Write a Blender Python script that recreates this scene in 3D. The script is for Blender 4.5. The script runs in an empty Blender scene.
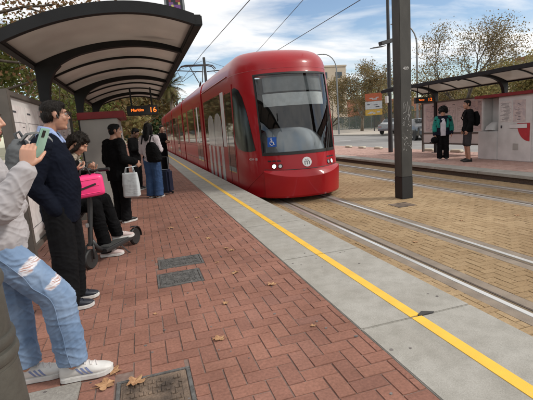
import bpy, bmesh, math, random
import numpy as np
from mathutils import Vector, Matrix, noise
random.seed(7); rng = np.random.default_rng(7)
V = Vector
S = bpy.context.scene
COL = S.collection
rad = math.radians
FAST_DEPS = {}

# ------------------------------------------------------------------ materials
def new_mat(name):
    m = bpy.data.materials.new(name); m.use_nodes = True
    nt = m.node_tree; b = nt.nodes['Principled BSDF']
    return m, nt, b
def N(nt, typ, **kw):
    n = nt.nodes.new(typ)
    for k, v in kw.items():
        if k in n.inputs: n.inputs[k].default_value = v
        else: setattr(n, k, v)
    return n
def rgba(c): return (c[0], c[1], c[2], 1.0)
def mat(name, c, rough=.6, metal=0., c2=None, scale=8., detail=4., bump=0., bscale=40., coat=0., spec=.5, stretch=(1, 1, 1), sheen=0., island=0.):
    """base colour with a procedural noise drift to c2 and a noise bump"""
    m, nt, b = new_mat(name)
    b.inputs['Roughness'].default_value = rough; b.inputs['Metallic'].default_value = metal
    b.inputs['Coat Weight'].default_value = coat; b.inputs['Coat Roughness'].default_value = .06
    b.inputs['Specular IOR Level'].default_value = spec
    if sheen: b.inputs['Sheen Weight'].default_value = sheen
    tc = N(nt, 'ShaderNodeTexCoord'); mp = N(nt, 'ShaderNodeMapping'); mp.inputs['Scale'].default_value = stretch
    nt.links.new(tc.outputs['Object'], mp.inputs['Vector'])
    if c2 is None: c2 = tuple(x * .78 for x in c)
    nz = N(nt, 'ShaderNodeTexNoise'); nz.inputs['Scale'].default_value = scale; nz.inputs['Detail'].default_value = detail
    nt.links.new(mp.outputs[0], nz.inputs['Vector'])
    cr = N(nt, 'ShaderNodeValToRGB'); cr.color_ramp.elements[0].position = .35; cr.color_ramp.elements[1].position = .68
    cr.color_ramp.elements[0].color = rgba(c); cr.color_ramp.elements[1].color = rgba(c2)
    nt.links.new(nz.outputs['Fac'], cr.inputs['Fac'])
    out = cr.outputs['Color']
    if island:
        gi = N(nt, 'ShaderNodeNewGeometry'); mr = N(nt, 'ShaderNodeMapRange'); mr.inputs['To Min'].default_value = 1 - island; mr.inputs['To Max'].default_value = 1 + island
        nt.links.new(gi.outputs['Random Per Island'], mr.inputs['Value'])
        mx = N(nt, 'ShaderNodeMix', data_type='RGBA', blend_type='MULTIPLY'); mx.inputs[0].default_value = 1
        nt.links.new(out, mx.inputs[6]); nt.links.new(mr.outputs[0], mx.inputs[7]); out = mx.outputs[2]
    nt.links.new(out, b.inputs['Base Color'])
    if bump:
        n2 = N(nt, 'ShaderNodeTexNoise'); n2.inputs['Scale'].default_value = bscale; n2.inputs['Detail'].default_value = 5
        nt.links.new(mp.outputs[0], n2.inputs['Vector'])
        bp = N(nt, 'ShaderNodeBump'); bp.inputs['Strength'].default_value = bump; bp.inputs['Distance'].default_value = .02
        nt.links.new(n2.outputs['Fac'], bp.inputs['Height']); nt.links.new(bp.outputs[0], b.inputs['Normal'])
    return m
def mat_islands(name, cols, rough=.85, stain=None, stain_scale=1.2, spec=.3, bump=.25, bscale=160., translucent=0.):
    """every brick / leaf (mesh island) draws its own colour from a ramp; optional large soft stains"""
    m, nt, b = new_mat(name)
    b.inputs['Roughness'].default_value = rough; b.inputs['Specular IOR Level'].default_value = spec
    g = N(nt, 'ShaderNodeNewGeometry'); cr = N(nt, 'ShaderNodeValToRGB')
    e = cr.color_ramp.elements
    while len(e) < len(cols): e.new(.5)
    for i, c in enumerate(cols):
        e[i].position = i / (len(cols) - 1); e[i].color = rgba(c)
    nt.links.new(g.outputs['Random Per Island'], cr.inputs['Fac'])
    out = cr.outputs['Color']
    tc = N(nt, 'ShaderNodeTexCoord')
    if stain:
        nz = N(nt, 'ShaderNodeTexNoise'); nz.inputs['Scale'].default_value = stain_scale; nz.inputs['Detail'].default_value = 7; nz.inputs['Roughness'].default_value = .65
        nt.links.new(tc.outputs['Object'], nz.inputs['Vector'])
        r2 = N(nt, 'ShaderNodeValToRGB'); r2.color_ramp.elements[0].position = .36; r2.color_ramp.elements[1].position = .66
        r2.color_ramp.elements[0].color = (1, 1, 1, 1); r2.color_ramp.elements[1].color = rgba(stain)
        nt.links.new(nz.outputs['Fac'], r2.inputs['Fac'])
        mx = N(nt, 'ShaderNodeMix', data_type='RGBA', blend_type='MULTIPLY'); mx.inputs[0].default_value = 1
        nt.links.new(out, mx.inputs[6]); nt.links.new(r2.outputs[0], mx.inputs[7]); out = mx.outputs[2]
        n3 = N(nt, 'ShaderNodeTexNoise'); n3.inputs['Scale'].default_value = 60; n3.inputs['Detail'].default_value = 6
        nt.links.new(tc.outputs['Object'], n3.inputs['Vector'])
        r3 = N(nt, 'ShaderNodeMapRange'); r3.inputs['From Min'].default_value = .3; r3.inputs['From Max'].default_value = .7; r3.inputs['To Min'].default_value = .8; r3.inputs['To Max'].default_value = 1.15
        nt.links.new(n3.outputs['Fac'], r3.inputs['Value'])
        mx2 = N(nt, 'ShaderNodeMix', data_type='RGBA', blend_type='MULTIPLY'); mx2.inputs[0].default_value = 1
        nt.links.new(out, mx2.inputs[6]); nt.links.new(r3.outputs[0], mx2.inputs[7]); out = mx2.outputs[2]
    nt.links.new(out, b.inputs['Base Color'])
    if bump:
        n2 = N(nt, 'ShaderNodeTexNoise'); n2.inputs['Scale'].default_value = bscale; n2.inputs['Detail'].default_value = 4
        nt.links.new(tc.outputs['Object'], n2.inputs['Vector'])
        bp = N(nt, 'ShaderNodeBump'); bp.inputs['Strength'].default_value = bump; bp.inputs['Distance'].default_value = .004
        nt.links.new(n2.outputs['Fac'], bp.inputs['Height']); nt.links.new(bp.outputs[0], b.inputs['Normal'])
    if translucent:
        tr = N(nt, 'ShaderNodeBsdfTranslucent'); nt.links.new(out, tr.inputs['Color'])
        ms = N(nt, 'ShaderNodeMixShader'); ms.inputs[0].default_value = translucent
        nt.links.new(b.outputs[0], ms.inputs[1]); nt.links.new(tr.outputs[0], ms.inputs[2])
        nt.links.new(ms.outputs[0], nt.nodes['Material Output'].inputs['Surface'])
    return m
def mat_glass(name, tint=(.35, .37, .37), refl=.06, rough=.02):
    m, nt, b = new_mat(name); nt.nodes.remove(b)
    t = N(nt, 'ShaderNodeBsdfTransparent'); t.inputs['Color'].default_value = rgba(tint)
    g = N(nt, 'ShaderNodeBsdfGlossy'); g.inputs['Roughness'].default_value = rough
    fr = N(nt, 'ShaderNodeFresnel'); fr.inputs['IOR'].default_value = 1.5
    ad = N(nt, 'ShaderNodeMath', operation='ADD', use_clamp=True); ad.inputs[1].default_value = refl
    ms = N(nt, 'ShaderNodeMixShader')
    nt.links.new(fr.outputs[0], ad.inputs[0]); nt.links.new(ad.outputs[0], ms.inputs[0])
    nt.links.new(t.outputs[0], ms.inputs[1]); nt.links.new(g.outputs[0], ms.inputs[2])
    nt.links.new(ms.outputs[0], nt.nodes['Material Output'].inputs['Surface'])
    return m
def mat_emit(name, c, s):
    m, nt, b = new_mat(name)
    b.inputs['Base Color'].default_value = rgba(c); b.inputs['Emission Color'].default_value = rgba(c); b.inputs['Emission Strength'].default_value = s
    return m
def mat_panel(name):
    m, nt, b = new_mat(name)
    tc = N(nt, 'ShaderNodeTexCoord'); nz = N(nt, 'ShaderNodeTexNoise'); nz.inputs['Scale'].default_value = 1.4; nz.inputs['Detail'].default_value = 6
    nt.links.new(tc.outputs['Object'], nz.inputs['Vector'])
    cr = N(nt, 'ShaderNodeValToRGB'); cr.color_ramp.elements[0].color = (.41, .365, .33, 1); cr.color_ramp.elements[1].color = (.50, .45, .41, 1)
    cr.color_ramp.elements[0].position = .3; cr.color_ramp.elements[1].position = .7
    nt.links.new(nz.outputs['Fac'], cr.inputs['Fac']); nt.links.new(cr.outputs[0], b.inputs['Base Color'])
    b.inputs['Roughness'].default_value = .22; b.inputs['Coat Weight'].default_value = .15
    tr = N(nt, 'ShaderNodeBsdfTranslucent'); nt.links.new(cr.outputs[0], tr.inputs['Color'])
    ms = N(nt, 'ShaderNodeMixShader'); ms.inputs[0].default_value = .6
    nt.links.new(b.outputs[0], ms.inputs[1]); nt.links.new(tr.outputs[0], ms.inputs[2])
    nt.links.new(ms.outputs[0], nt.nodes['Material Output'].inputs['Surface'])
    return m

def mat_speck(name):
    m, nt, b = new_mat(name); b.inputs['Roughness'].default_value = .88; b.inputs['Specular IOR Level'].default_value = .3
    tc = N(nt, 'ShaderNodeTexCoord'); out = None
    for sc, c0, c1, p0, p1 in ((2.2, (1, 1, 1), (.84, .83, .81), .35, .7), (9., (1, 1, 1), (.86, .86, .85), .4, .66), (430., (1.14, 1.14, 1.13), (.74, .73, .72), .36, .66), (110., (1.03, 1.03, 1.03), (.92, .92, .91), .4, .62)):
        nz = N(nt, 'ShaderNodeTexNoise'); nz.inputs['Scale'].default_value = sc; nz.inputs['Detail'].default_value = 6
        nt.links.new(tc.outputs['Object'], nz.inputs['Vector'])
        cr = N(nt, 'ShaderNodeValToRGB'); cr.color_ramp.elements[0].position = p0; cr.color_ramp.elements[1].position = p1; cr.color_ramp.elements[0].color = rgba(c0); cr.color_ramp.elements[1].color = rgba(c1)
        nt.links.new(nz.outputs['Fac'], cr.inputs['Fac'])
        mx = N(nt, 'ShaderNodeMix', data_type='RGBA', blend_type='MULTIPLY'); mx.inputs[0].default_value = 1; mx.inputs[6].default_value = (.37, .353, .325, 1)
        if out: nt.links.new(out, mx.inputs[6])
        nt.links.new(cr.outputs[0], mx.inputs[7]); out = mx.outputs[2]; last = nz
    nt.links.new(out, b.inputs['Base Color'])
    bp = N(nt, 'ShaderNodeBump'); bp.inputs['Strength'].default_value = .3; bp.inputs['Distance'].default_value = .006
    nt.links.new(last.outputs['Fac'], bp.inputs['Height']); nt.links.new(bp.outputs[0], b.inputs['Normal'])
    return m
M = {}
M['brick'] = mat_islands('red brick', [(0.2477, 0.1171, 0.0869), (0.2754, 0.1292, 0.0938), (0.2968, 0.1396, 0.1006), (0.2846, 0.1335, 0.0972), (0.3091, 0.1486, 0.1069), (0.26, 0.1274, 0.0983)], stain=(.66, .64, .62), stain_scale=1.3)
M['brick_pale'] = mat_islands('dusty brick with painted grazing sheen', [(.40, .25, .21), (.46, .29, .24), (.50, .33, .28), (.43, .28, .24)], stain=(.8, .79, .78), stain_scale=.9)  # paler tone puts grazing-angle sheen into the colour, along with dust
M['mortar'] = mat('brick joint sand', (.15, .095, .078), .95, c2=(.21, .15, .125), scale=30)
M['tanbrick'] = mat_islands('tan paving brick', [(0.3182, 0.2175, 0.1193), (0.353, 0.2454, 0.1365), (0.3762, 0.267, 0.1536), (0.3356, 0.233, 0.1296)], stain=(.66, .62, .57), stain_scale=.5)
M['tanjoint'] = mat('tan joint', (.17, .125, .08), .95, scale=30)
M['concrete'] = mat_speck('edge concrete')
M['concrete2'] = mat('speckled concrete', (.30, .28, .25), .9, c2=(.22, .2, .18), scale=60, detail=8, bump=.3, bscale=120)
def mat_worn(name, c, under):
    m = mat(name, c, .6, c2=tuple(x * .88 for x in c), scale=6, detail=8, bump=.15, bscale=200); nt = m.node_tree; b = nt.nodes['Principled BSDF']
    src = b.inputs['Base Color'].links[0].from_socket; tc = N(nt, 'ShaderNodeTexCoord'); col = src
    for sc, p0, p1 in ((34., .60, .68), (9., .62, .71)):
        nz = N(nt, 'ShaderNodeTexNoise'); nz.inputs['Scale'].default_value = sc; nz.inputs['Detail'].default_value = 10; nz.inputs['Roughness'].default_value = .7; nt.links.new(tc.outputs['Object'], nz.inputs['Vector'])
        mr = N(nt, 'ShaderNodeMapRange'); mr.inputs['From Min'].default_value = p0; mr.inputs['From Max'].default_value = p1; mr.inputs['To Max'].default_value = .75; nt.links.new(nz.outputs['Fac'], mr.inputs['Value'])
        mx = N(nt, 'ShaderNodeMix', data_type='RGBA'); nt.links.new(mr.outputs[0], mx.inputs[0]); nt.links.new(col, mx.inputs[6]); mx.inputs[7].default_value = rgba(under); col = mx.outputs[2]
    nt.links.new(col, b.inputs['Base Color']); return m
M['yellow'] = mat_worn('yellow paint', (.78, .46, .045), (.45, .36, .20))
M['track_concrete'] = mat('rail bed', (.25, .20, .155), .9, c2=(.18, .145, .115), scale=6, detail=9, bump=.3, bscale=120)
M['rail'] = mat('polished rail steel', (.74, .73, .71), .36, .75, c2=(.7, .69, .67), scale=3, stretch=(30, .5, 1))
M['rust_and_shade'] = mat('rusty rail side and shaded face', (.09, .06, .045), .8, c2=(.05, .04, .03), scale=30)
M['dark'] = mat('dark gap', (.012, .012, .012), .9)
M['asphalt'] = mat('asphalt', (.19, .18, .175), .9, c2=(.24, .23, .22), scale=.6, detail=8)
M['gum'] = mat('trodden gum', (.10, .085, .08), .8, c2=(.20, .18, .17), scale=3)
M['asphalt_dark'] = mat('dark filler', (.045, .042, .042), .9)
M['pave'] = mat('pale paving', (.42, .37, .31), .9, c2=(.34, .30, .26), scale=.5, detail=8)
M['earth'] = mat('earth', (.2, .17, .12), .95, c2=(.12, .13, .07), scale=.3, detail=8)
M['steel'] = mat('charcoal painted steel', (.009, .009, .010), .55, c2=(.013, .013, .014), scale=6, bump=.05, bscale=60, spec=.25)
M['postgrey'] = mat('grey painted post', (.045, .043, .040), .65, spec=.3, c2=(.068, .064, .058), scale=5, detail=9, bump=.1, bscale=80, stretch=(1, 1, .35))
M['postblack'] = mat('black tar base', (.012, .012, .013), .6)
M['panel'] = mat_panel('taupe translucent roof sheet')
M['boardframe'] = mat('brown grey frame', (.10, .085, .072), .55, c2=(.075, .065, .055), scale=8)
M['white_board'] = mat('white board', (.62, .60, .58), .4, c2=(.52, .50, .49), scale=2.2, detail=6)
M['paper'] = mat('poster paper', (.66, .62, .60), .6, c2=(.56, .50, .49), scale=14, detail=8)
M['paper2'] = mat('pinkish map paper', (.60, .50, .47), .6, c2=(.42, .36, .38), scale=9, detail=10)
M['ink'] = mat('printed ink', (.06, .06, .07), .6)
M['inkred'] = mat('printed red', (.45, .03, .04), .6)
M['grey_cab'] = mat('grey cabinet', (.40, .385, .36), .55, c2=(.33, .32, .30), scale=3, detail=8, bump=.05)
M['white_cab'] = mat('white machine', (.64, .63, .62), .4, c2=(.53, .52, .51), scale=3, detail=8)
M['redband'] = mat('dark red band', (.26, .018, .022), .5)
M['red'] = mat('tram red', (.335, .0035, .009), .36, c2=(.30, .003, .008), scale=1.5, coat=.25, spec=.3)
M['reddark'] = mat('tram red lower', (.30, .008, .014), .35, coat=.5)
M['glass_dark'] = mat('tinted window', (.010, .011, .012), .04, c2=(.014, .014, .015), spec=.8, coat=.5)
M['glass_corner'] = mat('corner window', (.008, .008, .009), .16, spec=.4)
M['windshield'] = mat_glass('windshield glass', (.86, .88, .88), .03)
M['rubber'] = mat('black rubber', (.014, .014, .014), .6)
M['white_paint'] = mat('white film', (.70, .69, .69), .35, c2=(.62, .60, .60), scale=3)
M['livery'] = mat('greyish livery film', (.44, .42, .43), .25, c2=(.37, .35, .36), scale=3, coat=.4)
M['chrome'] = mat('chrome', (.8, .8, .8), .12, 1.)
M['lamp'] = mat_emit('lit headlamp', (1., .96, .86), 1.1)
M['lampoff'] = mat('lamp glass', (.5, .5, .5), .1, .6)
M['blue_sign'] = mat('blue sign', (.012, .09, .42), .4)
M['interior'] = mat('cab interior', (.035, .037, .04), .8)
M['blind'] = mat('white blind', (.66, .68, .68), .6)
M['blind2'] = mat('grey blind', (.22, .235, .24), .6)
M['dash'] = mat('pale dashboard', (.42, .455, .49), .5, c2=(.34, .37, .40), scale=3)
M['led'] = mat_emit('amber display', (1., .16, .02), 1.3)
M['pole'] = mat('dark pole', (.03, .03, .033), .5)
M['galv'] = mat('galvanised steel', (.25, .26, .27), .5, .6)
M['wire'] = mat('wire', (.03, .03, .032), .5)
M['castiron'] = mat('cast iron', (.075, .072, .068), .6, .2, c2=(.15, .142, .135), scale=18, detail=9, bump=.4, bscale=60)
M['castbrown'] = mat('worn cast iron', (.06, .043, .032), .65, .15, c2=(.22, .155, .11), scale=9, detail=9, bump=.4, bscale=60)
M['bollard'] = mat('olive grey iron', (.085, .08, .066), .6, .1, c2=(.055, .052, .044), scale=9, detail=8, bump=.12, bscale=50)
M['skin'] = mat('skin', (.52, .29, .20), .5, c2=(.46, .24, .165), scale=14, bump=.05, bscale=300)
M['skin2'] = mat('tan skin', (.42, .225, .155), .5, c2=(.36, .18, .12), scale=14, bump=.05, bscale=300)
M['skin3'] = mat('brown skin', (.19, .10, .066), .5, c2=(.16, .08, .055), scale=14)
for k_ in ('skin', 'skin2', 'skin3'):
    b_ = M[k_].node_tree.nodes['Principled BSDF']; b_.inputs['Subsurface Weight'].default_value = .25; b_.inputs['Subsurface Radius'].default_value = (.012, .005, .003); b_.inputs['Subsurface Scale'].default_value = 1.0
M['eyewhite'] = mat('eye white', (.42, .38, .36), .25)
M['iris'] = mat('dark iris', (.03, .018, .01), .15)
M['lips'] = mat('lips', (.36, .13, .11), .45)
M['hair_dark'] = mat('dark brown hair', (.008, .0055, .004), .5, spec=.22, c2=(.016, .011, .008), scale=60, stretch=(1, 1, .15), bump=.6, bscale=120)
M['hair_black'] = mat('black hair', (.004, .0036, .0036), .5, spec=.2, c2=(.008, .007, .007), scale=60, stretch=(1, 1, .12), bump=.6, bscale=120)
M['hair_brown'] = mat('brown curly hair', (.022, .011, .007), .5, spec=.2, c2=(.05, .026, .016), scale=50, bump=.7, bscale=90)
def cloth(name, c, c2=None, sheen=.2, bscale=500., bump=.25, scale=7): return mat(name, c, .9, c2=c2, scale=scale, bump=bump, bscale=bscale, spec=.2 if max(c) > .15 else .08, sheen=sheen if max(c) > .15 else 0)
M['sweat_grey'] = cloth('grey sweatshirt', (.40, .375, .385), (.35, .33, .34))
M['navy'] = cloth('navy knit', (.005, .0065, .013), (.008, .010, .018))
M['blackcloth'] = cloth('black cloth', (.0045, .0045, .005), (.008, .008, .009))
M['blacktrouser'] = cloth('black trousers', (.0065, .0065, .0075), (.010, .010, .011))
M['shirtblue'] = cloth('light blue shirt', (.30, .38, .62), (.25, .33, .55))
M['fur'] = cloth('cream fleece collar', (.48, .40, .31), (.36, .29, .22), bscale=90, bump=.9)
M['pinkcloth'] = cloth('dusty pink cloth', (.26, .15, .19))
M['palesweater'] = cloth('pale pink sweater', (.55, .49, .51), (.48, .42, .45))
M['teal'] = cloth('teal panel', (.012, .20, .165), (.01, .17, .14))
M['navyjacket'] = cloth('navy jacket', (.012, .015, .028))
M['whitetee'] = cloth('white tee', (.62, .60, .66))
M['greypack'] = cloth('grey backpack cloth', (.12, .125, .13), (.09, .095, .10))
M['greystrap'] = cloth('light grey strap', (.26, .27, .27))
M['tote'] = cloth('pale tote', (.50, .53, .55), (.44, .47, .49), bscale=200)
M['shorts'] = cloth('charcoal shorts', (.05, .045, .048))
M['greenvest'] = cloth('dark green vest', (.02, .05, .035))
M['navycase'] = mat('navy suitcase', (.014, .02, .045), .5, bump=.3, bscale=60)
M['pink'] = mat('hot pink shell', (.85, .045, .21), .38, c2=(.80, .04, .19), scale=5)
M['shoewhite'] = mat('white shoe leather', (.62, .60, .58), .5, c2=(.52, .50, .48), scale=18, bump=.1)
M['shoestripe'] = mat('blue grey stripe', (.19, .23, .40), .6)
M['shoenavy'] = mat('navy shoe', (.014, .017, .028), .5)
M['shoeblack'] = mat('black shoe', (.012, .012, .012), .5)
M['shoepink'] = mat('pale pink shoe', (.56, .44, .42), .6)
M['shoebrown'] = mat('brown shoe', (.20, .11, .06), .6)
M['mint'] = mat('mint phone case', (.34, .56, .46), .4)
M['screen'] = mat('phone screen', (.02, .022, .03), .08)
M['scooter'] = mat('matt black scooter', (.016, .016, .017), .5, c2=(.024, .024, .025))
M['deck'] = mat('rubber deck', (.045, .045, .043), .8, bump=.4, bscale=150)
M['bark'] = mat('plane bark', (.21, .17, .125), .9, c2=(.12, .095, .07), scale=5, detail=9, bump=.6, bscale=20)
M['bark_dark'] = mat('dark bark', (.09, .07, .052), .9, c2=(.05, .04, .03), scale=6, bump=.6, bscale=20)
M['leaf_sparse'] = mat_islands('dry thinning leaves', [(0.135, 0.116, 0.063), (0.195, 0.1522, 0.07), (0.255, 0.174, 0.077), (0.165, 0.145, 0.07), (0.225, 0.1377, 0.063)], .7, bump=0, translucent=.3)
M['leaf_brown'] = mat_islands('autumn plane leaves', [(0.138, 0.0747, 0.0385), (0.2185, 0.115, 0.055), (0.2645, 0.1495, 0.0715), (0.1725, 0.1035, 0.0495), (0.138, 0.1035, 0.0385)], .7, bump=0, translucent=.35)
M['leaf_mixed'] = mat_islands('thinning autumn leaves', [(0.104, 0.0975, 0.04), (0.169, 0.13, 0.0525), (0.221, 0.1365, 0.0575), (0.117, 0.117, 0.0438), (0.182, 0.104, 0.0438)], .7, bump=0, translucent=.3)
M['leaf_green'] = mat_islands('yellow green leaves', [(0.0805, 0.115, 0.0242), (0.138, 0.1667, 0.0385), (0.184, 0.1898, 0.0495), (0.1035, 0.138, 0.033), (0.1725, 0.1323, 0.0495)], .65, bump=0, translucent=.35)
M['leaf_dark'] = mat_islands('dark green leaves', [(.02, .04, .012), (.035, .06, .018), (.05, .075, .022), (.03, .05, .02)], .65, bump=0, translucent=.25)
M['leaf_olive'] = mat_islands('olive autumn leaves', [(0.1885, 0.175, 0.065), (0.2465, 0.217, 0.078), (0.319, 0.238, 0.091), (0.1885, 0.189, 0.065), (0.261, 0.182, 0.078)], .7, bump=0, translucent=.3)
M['palm'] = mat_islands('palm fronds', [(.06, .07, .02), (.10, .10, .03), (.12, .085, .03), (.14, .10, .045)], .6, bump=0, translucent=.25)
M['dryleaf'] = mat('dry fallen leaf', (.42, .24, .12), .7, c2=(.30, .15, .07), scale=30, bump=.3, bscale=100)
M['beige'] = mat('beige render', (.46, .39, .31), .9, c2=(.40, .34, .27), scale=.5, detail=8)
M['cream'] = mat('cream render', (.50, .45, .36), .9, c2=(.44, .39, .31), scale=.6)
M['redbrickwall'] = mat('red brick wall', (.26, .11, .07), .9, c2=(.21, .09, .06), scale=2)
M['tiles'] = mat('roof tiles', (.28, .10, .06), .9, c2=(.21, .085, .055), scale=3)
M['winglass'] = mat('far window', (.05, .06, .07), .1)
M['fence'] = mat('green grey fence', (.09, .13, .11), .7, c2=(.13, .15, .14), scale=2)
M['orange'] = mat('orange sign', (.40, .09, .03), .5)
M['signyellow'] = mat('yellow sign', (.48, .30, .05), .5)
M['signwhite'] = mat('white sign', (.44, .45, .47), .5)
M['carsilver'] = mat('silver car paint', (.17, .18, .19), .25, .4, coat=.8)
M['carblack'] = mat('black car paint', (.014, .014, .016), .25, coat=.8)
M['carwhite'] = mat('white car paint', (.62, .62, .62), .3, coat=.6)
M['carglass'] = mat('car glass', (.02, .024, .028), .05)
M['tail'] = mat('tail lamp', (.32, .012, .012), .3)
RIPS = ((.070, -.12, .745, .058, .13, .030), (.172, -.12, .630, .050, .13, .024))
def mat_jeans(name, ripped):
    m, nt, b = new_mat(name); b.inputs['Roughness'].default_value = .9; b.inputs['Specular IOR Level'].default_value = .2
    tc = N(nt, 'ShaderNodeTexCoord')
    nz = N(nt, 'ShaderNodeTexNoise'); nz.inputs['Scale'].default_value = 5; nz.inputs['Detail'].default_value = 8
    nt.links.new(tc.outputs['Object'], nz.inputs['Vector'])
    cr = N(nt, 'ShaderNodeValToRGB'); e = cr.color_ramp.elements; e[0].position = .32; e[1].position = .7
    e[0].color = (.12, .19, .31, 1) if ripped else (.022, .05, .12, 1); e[1].color = (.24, .32, .45, 1) if ripped else (.045, .085, .18, 1)
    nt.links.new(nz.outputs['Fac'], cr.inputs['Fac']); col = cr.outputs[0]
    if ripped:      # two torn holes with frayed white threads running across the leg
        w1 = N(nt, 'ShaderNodeTexNoise'); w1.inputs['Scale'].default_value = 26; w1.inputs['Detail'].default_value = 5; nt.links.new(tc.outputs['Object'], w1.inputs['Vector'])
        st = N(nt, 'ShaderNodeMapping'); st.inputs['Rotation'].default_value = (0, rad(-40), 0); st.inputs['Scale'].default_value = (18, 18, 260); nt.links.new(tc.outputs['Object'], st.inputs['Vector'])
        w2 = N(nt, 'ShaderNodeTexNoise'); w2.inputs['Scale'].default_value = 1; w2.inputs['Detail'].default_value = 3; nt.links.new(st.outputs[0], w2.inputs['Vector'])
        th = N(nt, 'ShaderNodeValToRGB'); th.color_ramp.elements[0].position = .42; th.color_ramp.elements[1].position = .50; th.color_ramp.elements[0].color = (.40, .25, .22, 1); th.color_ramp.elements[1].color = (.62, .62, .66, 1)
        nt.links.new(w2.outputs['Fac'], th.inputs['Fac'])
        for (cx, cy, cz, sx_, sy_, sz_) in RIPS:
            mp = N(nt, 'ShaderNodeMapping', vector_type='TEXTURE'); mp.inputs['Location'].default_value = (cx, cy, cz); mp.inputs['Rotation'].default_value = (0, rad(-40), 0); mp.inputs['Scale'].default_value = (sx_, sy_, sz_)
            nt.links.new(tc.outputs['Object'], mp.inputs['Vector'])
            ln = N(nt, 'ShaderNodeVectorMath', operation='LENGTH'); nt.links.new(mp.outputs[0], ln.inputs[0])
            ad = N(nt, 'ShaderNodeMath', operation='MULTIPLY_ADD'); nt.links.new(w1.outputs['Fac'], ad.inputs[0]); ad.inputs[1].default_value = 1.3; nt.links.new(ln.outputs['Value'], ad.inputs[2])
            mr = N(nt, 'ShaderNodeMapRange'); mr.inputs['From Min'].default_value = 1.42; mr.inputs['From Max'].default_value = 1.75; mr.inputs['To Min'].default_value = 1; mr.inputs['To Max'].default_value = 0; nt.links.new(ad.outputs[0], mr.inputs['Value'])
            mx = N(nt, 'ShaderNodeMix', data_type='RGBA'); nt.links.new(mr.outputs[0], mx.inputs[0]); nt.links.new(col, mx.inputs[6]); nt.links.new(th.outputs[0], mx.inputs[7]); col = mx.outputs[2]
    nt.links.new(col, b.inputs['Base Color'])
    n2 = N(nt, 'ShaderNodeTexNoise'); n2.inputs['Scale'].default_value = 400
    nt.links.new(tc.outputs['Object'], n2.inputs['Vector'])
    bp = N(nt, 'ShaderNodeBump'); bp.inputs['Strength'].default_value = .3; bp.inputs['Distance'].default_value = .003
    nt.links.new(n2.outputs['Fac'], bp.inputs['Height']); nt.links.new(bp.outputs[0], b.inputs['Normal'])
    return m
M['jeans'] = mat_jeans('light ripped denim', True); M['jeans_dark'] = mat_jeans('mid blue denim', False)
M['rip'] = mat('frayed white threads', (.62, .58, .58), .95, c2=(.48, .33, .29), scale=60, stretch=(1, 1, 6), detail=6)

# ------------------------------------------------------------------ object helpers
def tag(o, label=None, cat=None, group=None, kind=None):
    if label: o['label'] = label
    if cat: o['category'] = cat
    if group: o['group'] = group
    if kind: o['kind'] = kind
    return o
def thing(name, label, cat, loc=(0, 0, 0), rz=0, group=None):
    o = bpy.data.objects.new(name, None); COL.objects.link(o); o.empty_display_size = .1
    o.location = loc; o.rotation_euler = (0, 0, rz)
    return tag(o, label, cat, group)
def link(name, me, m, parent=None, smooth=False):
    o = bpy.data.objects.new(name, me); COL.objects.link(o)
    for k in (m if isinstance(m, (list, tuple)) else [m]): me.materials.append(k)
    if smooth: me.polygons.foreach_set('use_smooth', [True] * len(me.polygons))
    if parent: o.parent = parent
    return o
def dup(root, loc, rz, label=None, group=None):
    r = root.copy(); COL.objects.link(r); r.location = loc; r.rotation_euler = (0, 0, rz)
    if label: r['label'] = label
    if group: r['group'] = group
    for ch in list(root.children):
        c = ch.copy(); COL.objects.link(c); c.parent = r
        for g in list(ch.children):
            d = g.copy(); COL.objects.link(d); d.parent = c
    return r
def frame_of(d):
    d = V(d).normalized(); a = V((0, 0, 1)) if abs(d.z) < .9 else V((1, 0, 0))
    x = d.cross(a).normalized(); return x, x.cross(d).normalized()
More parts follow.
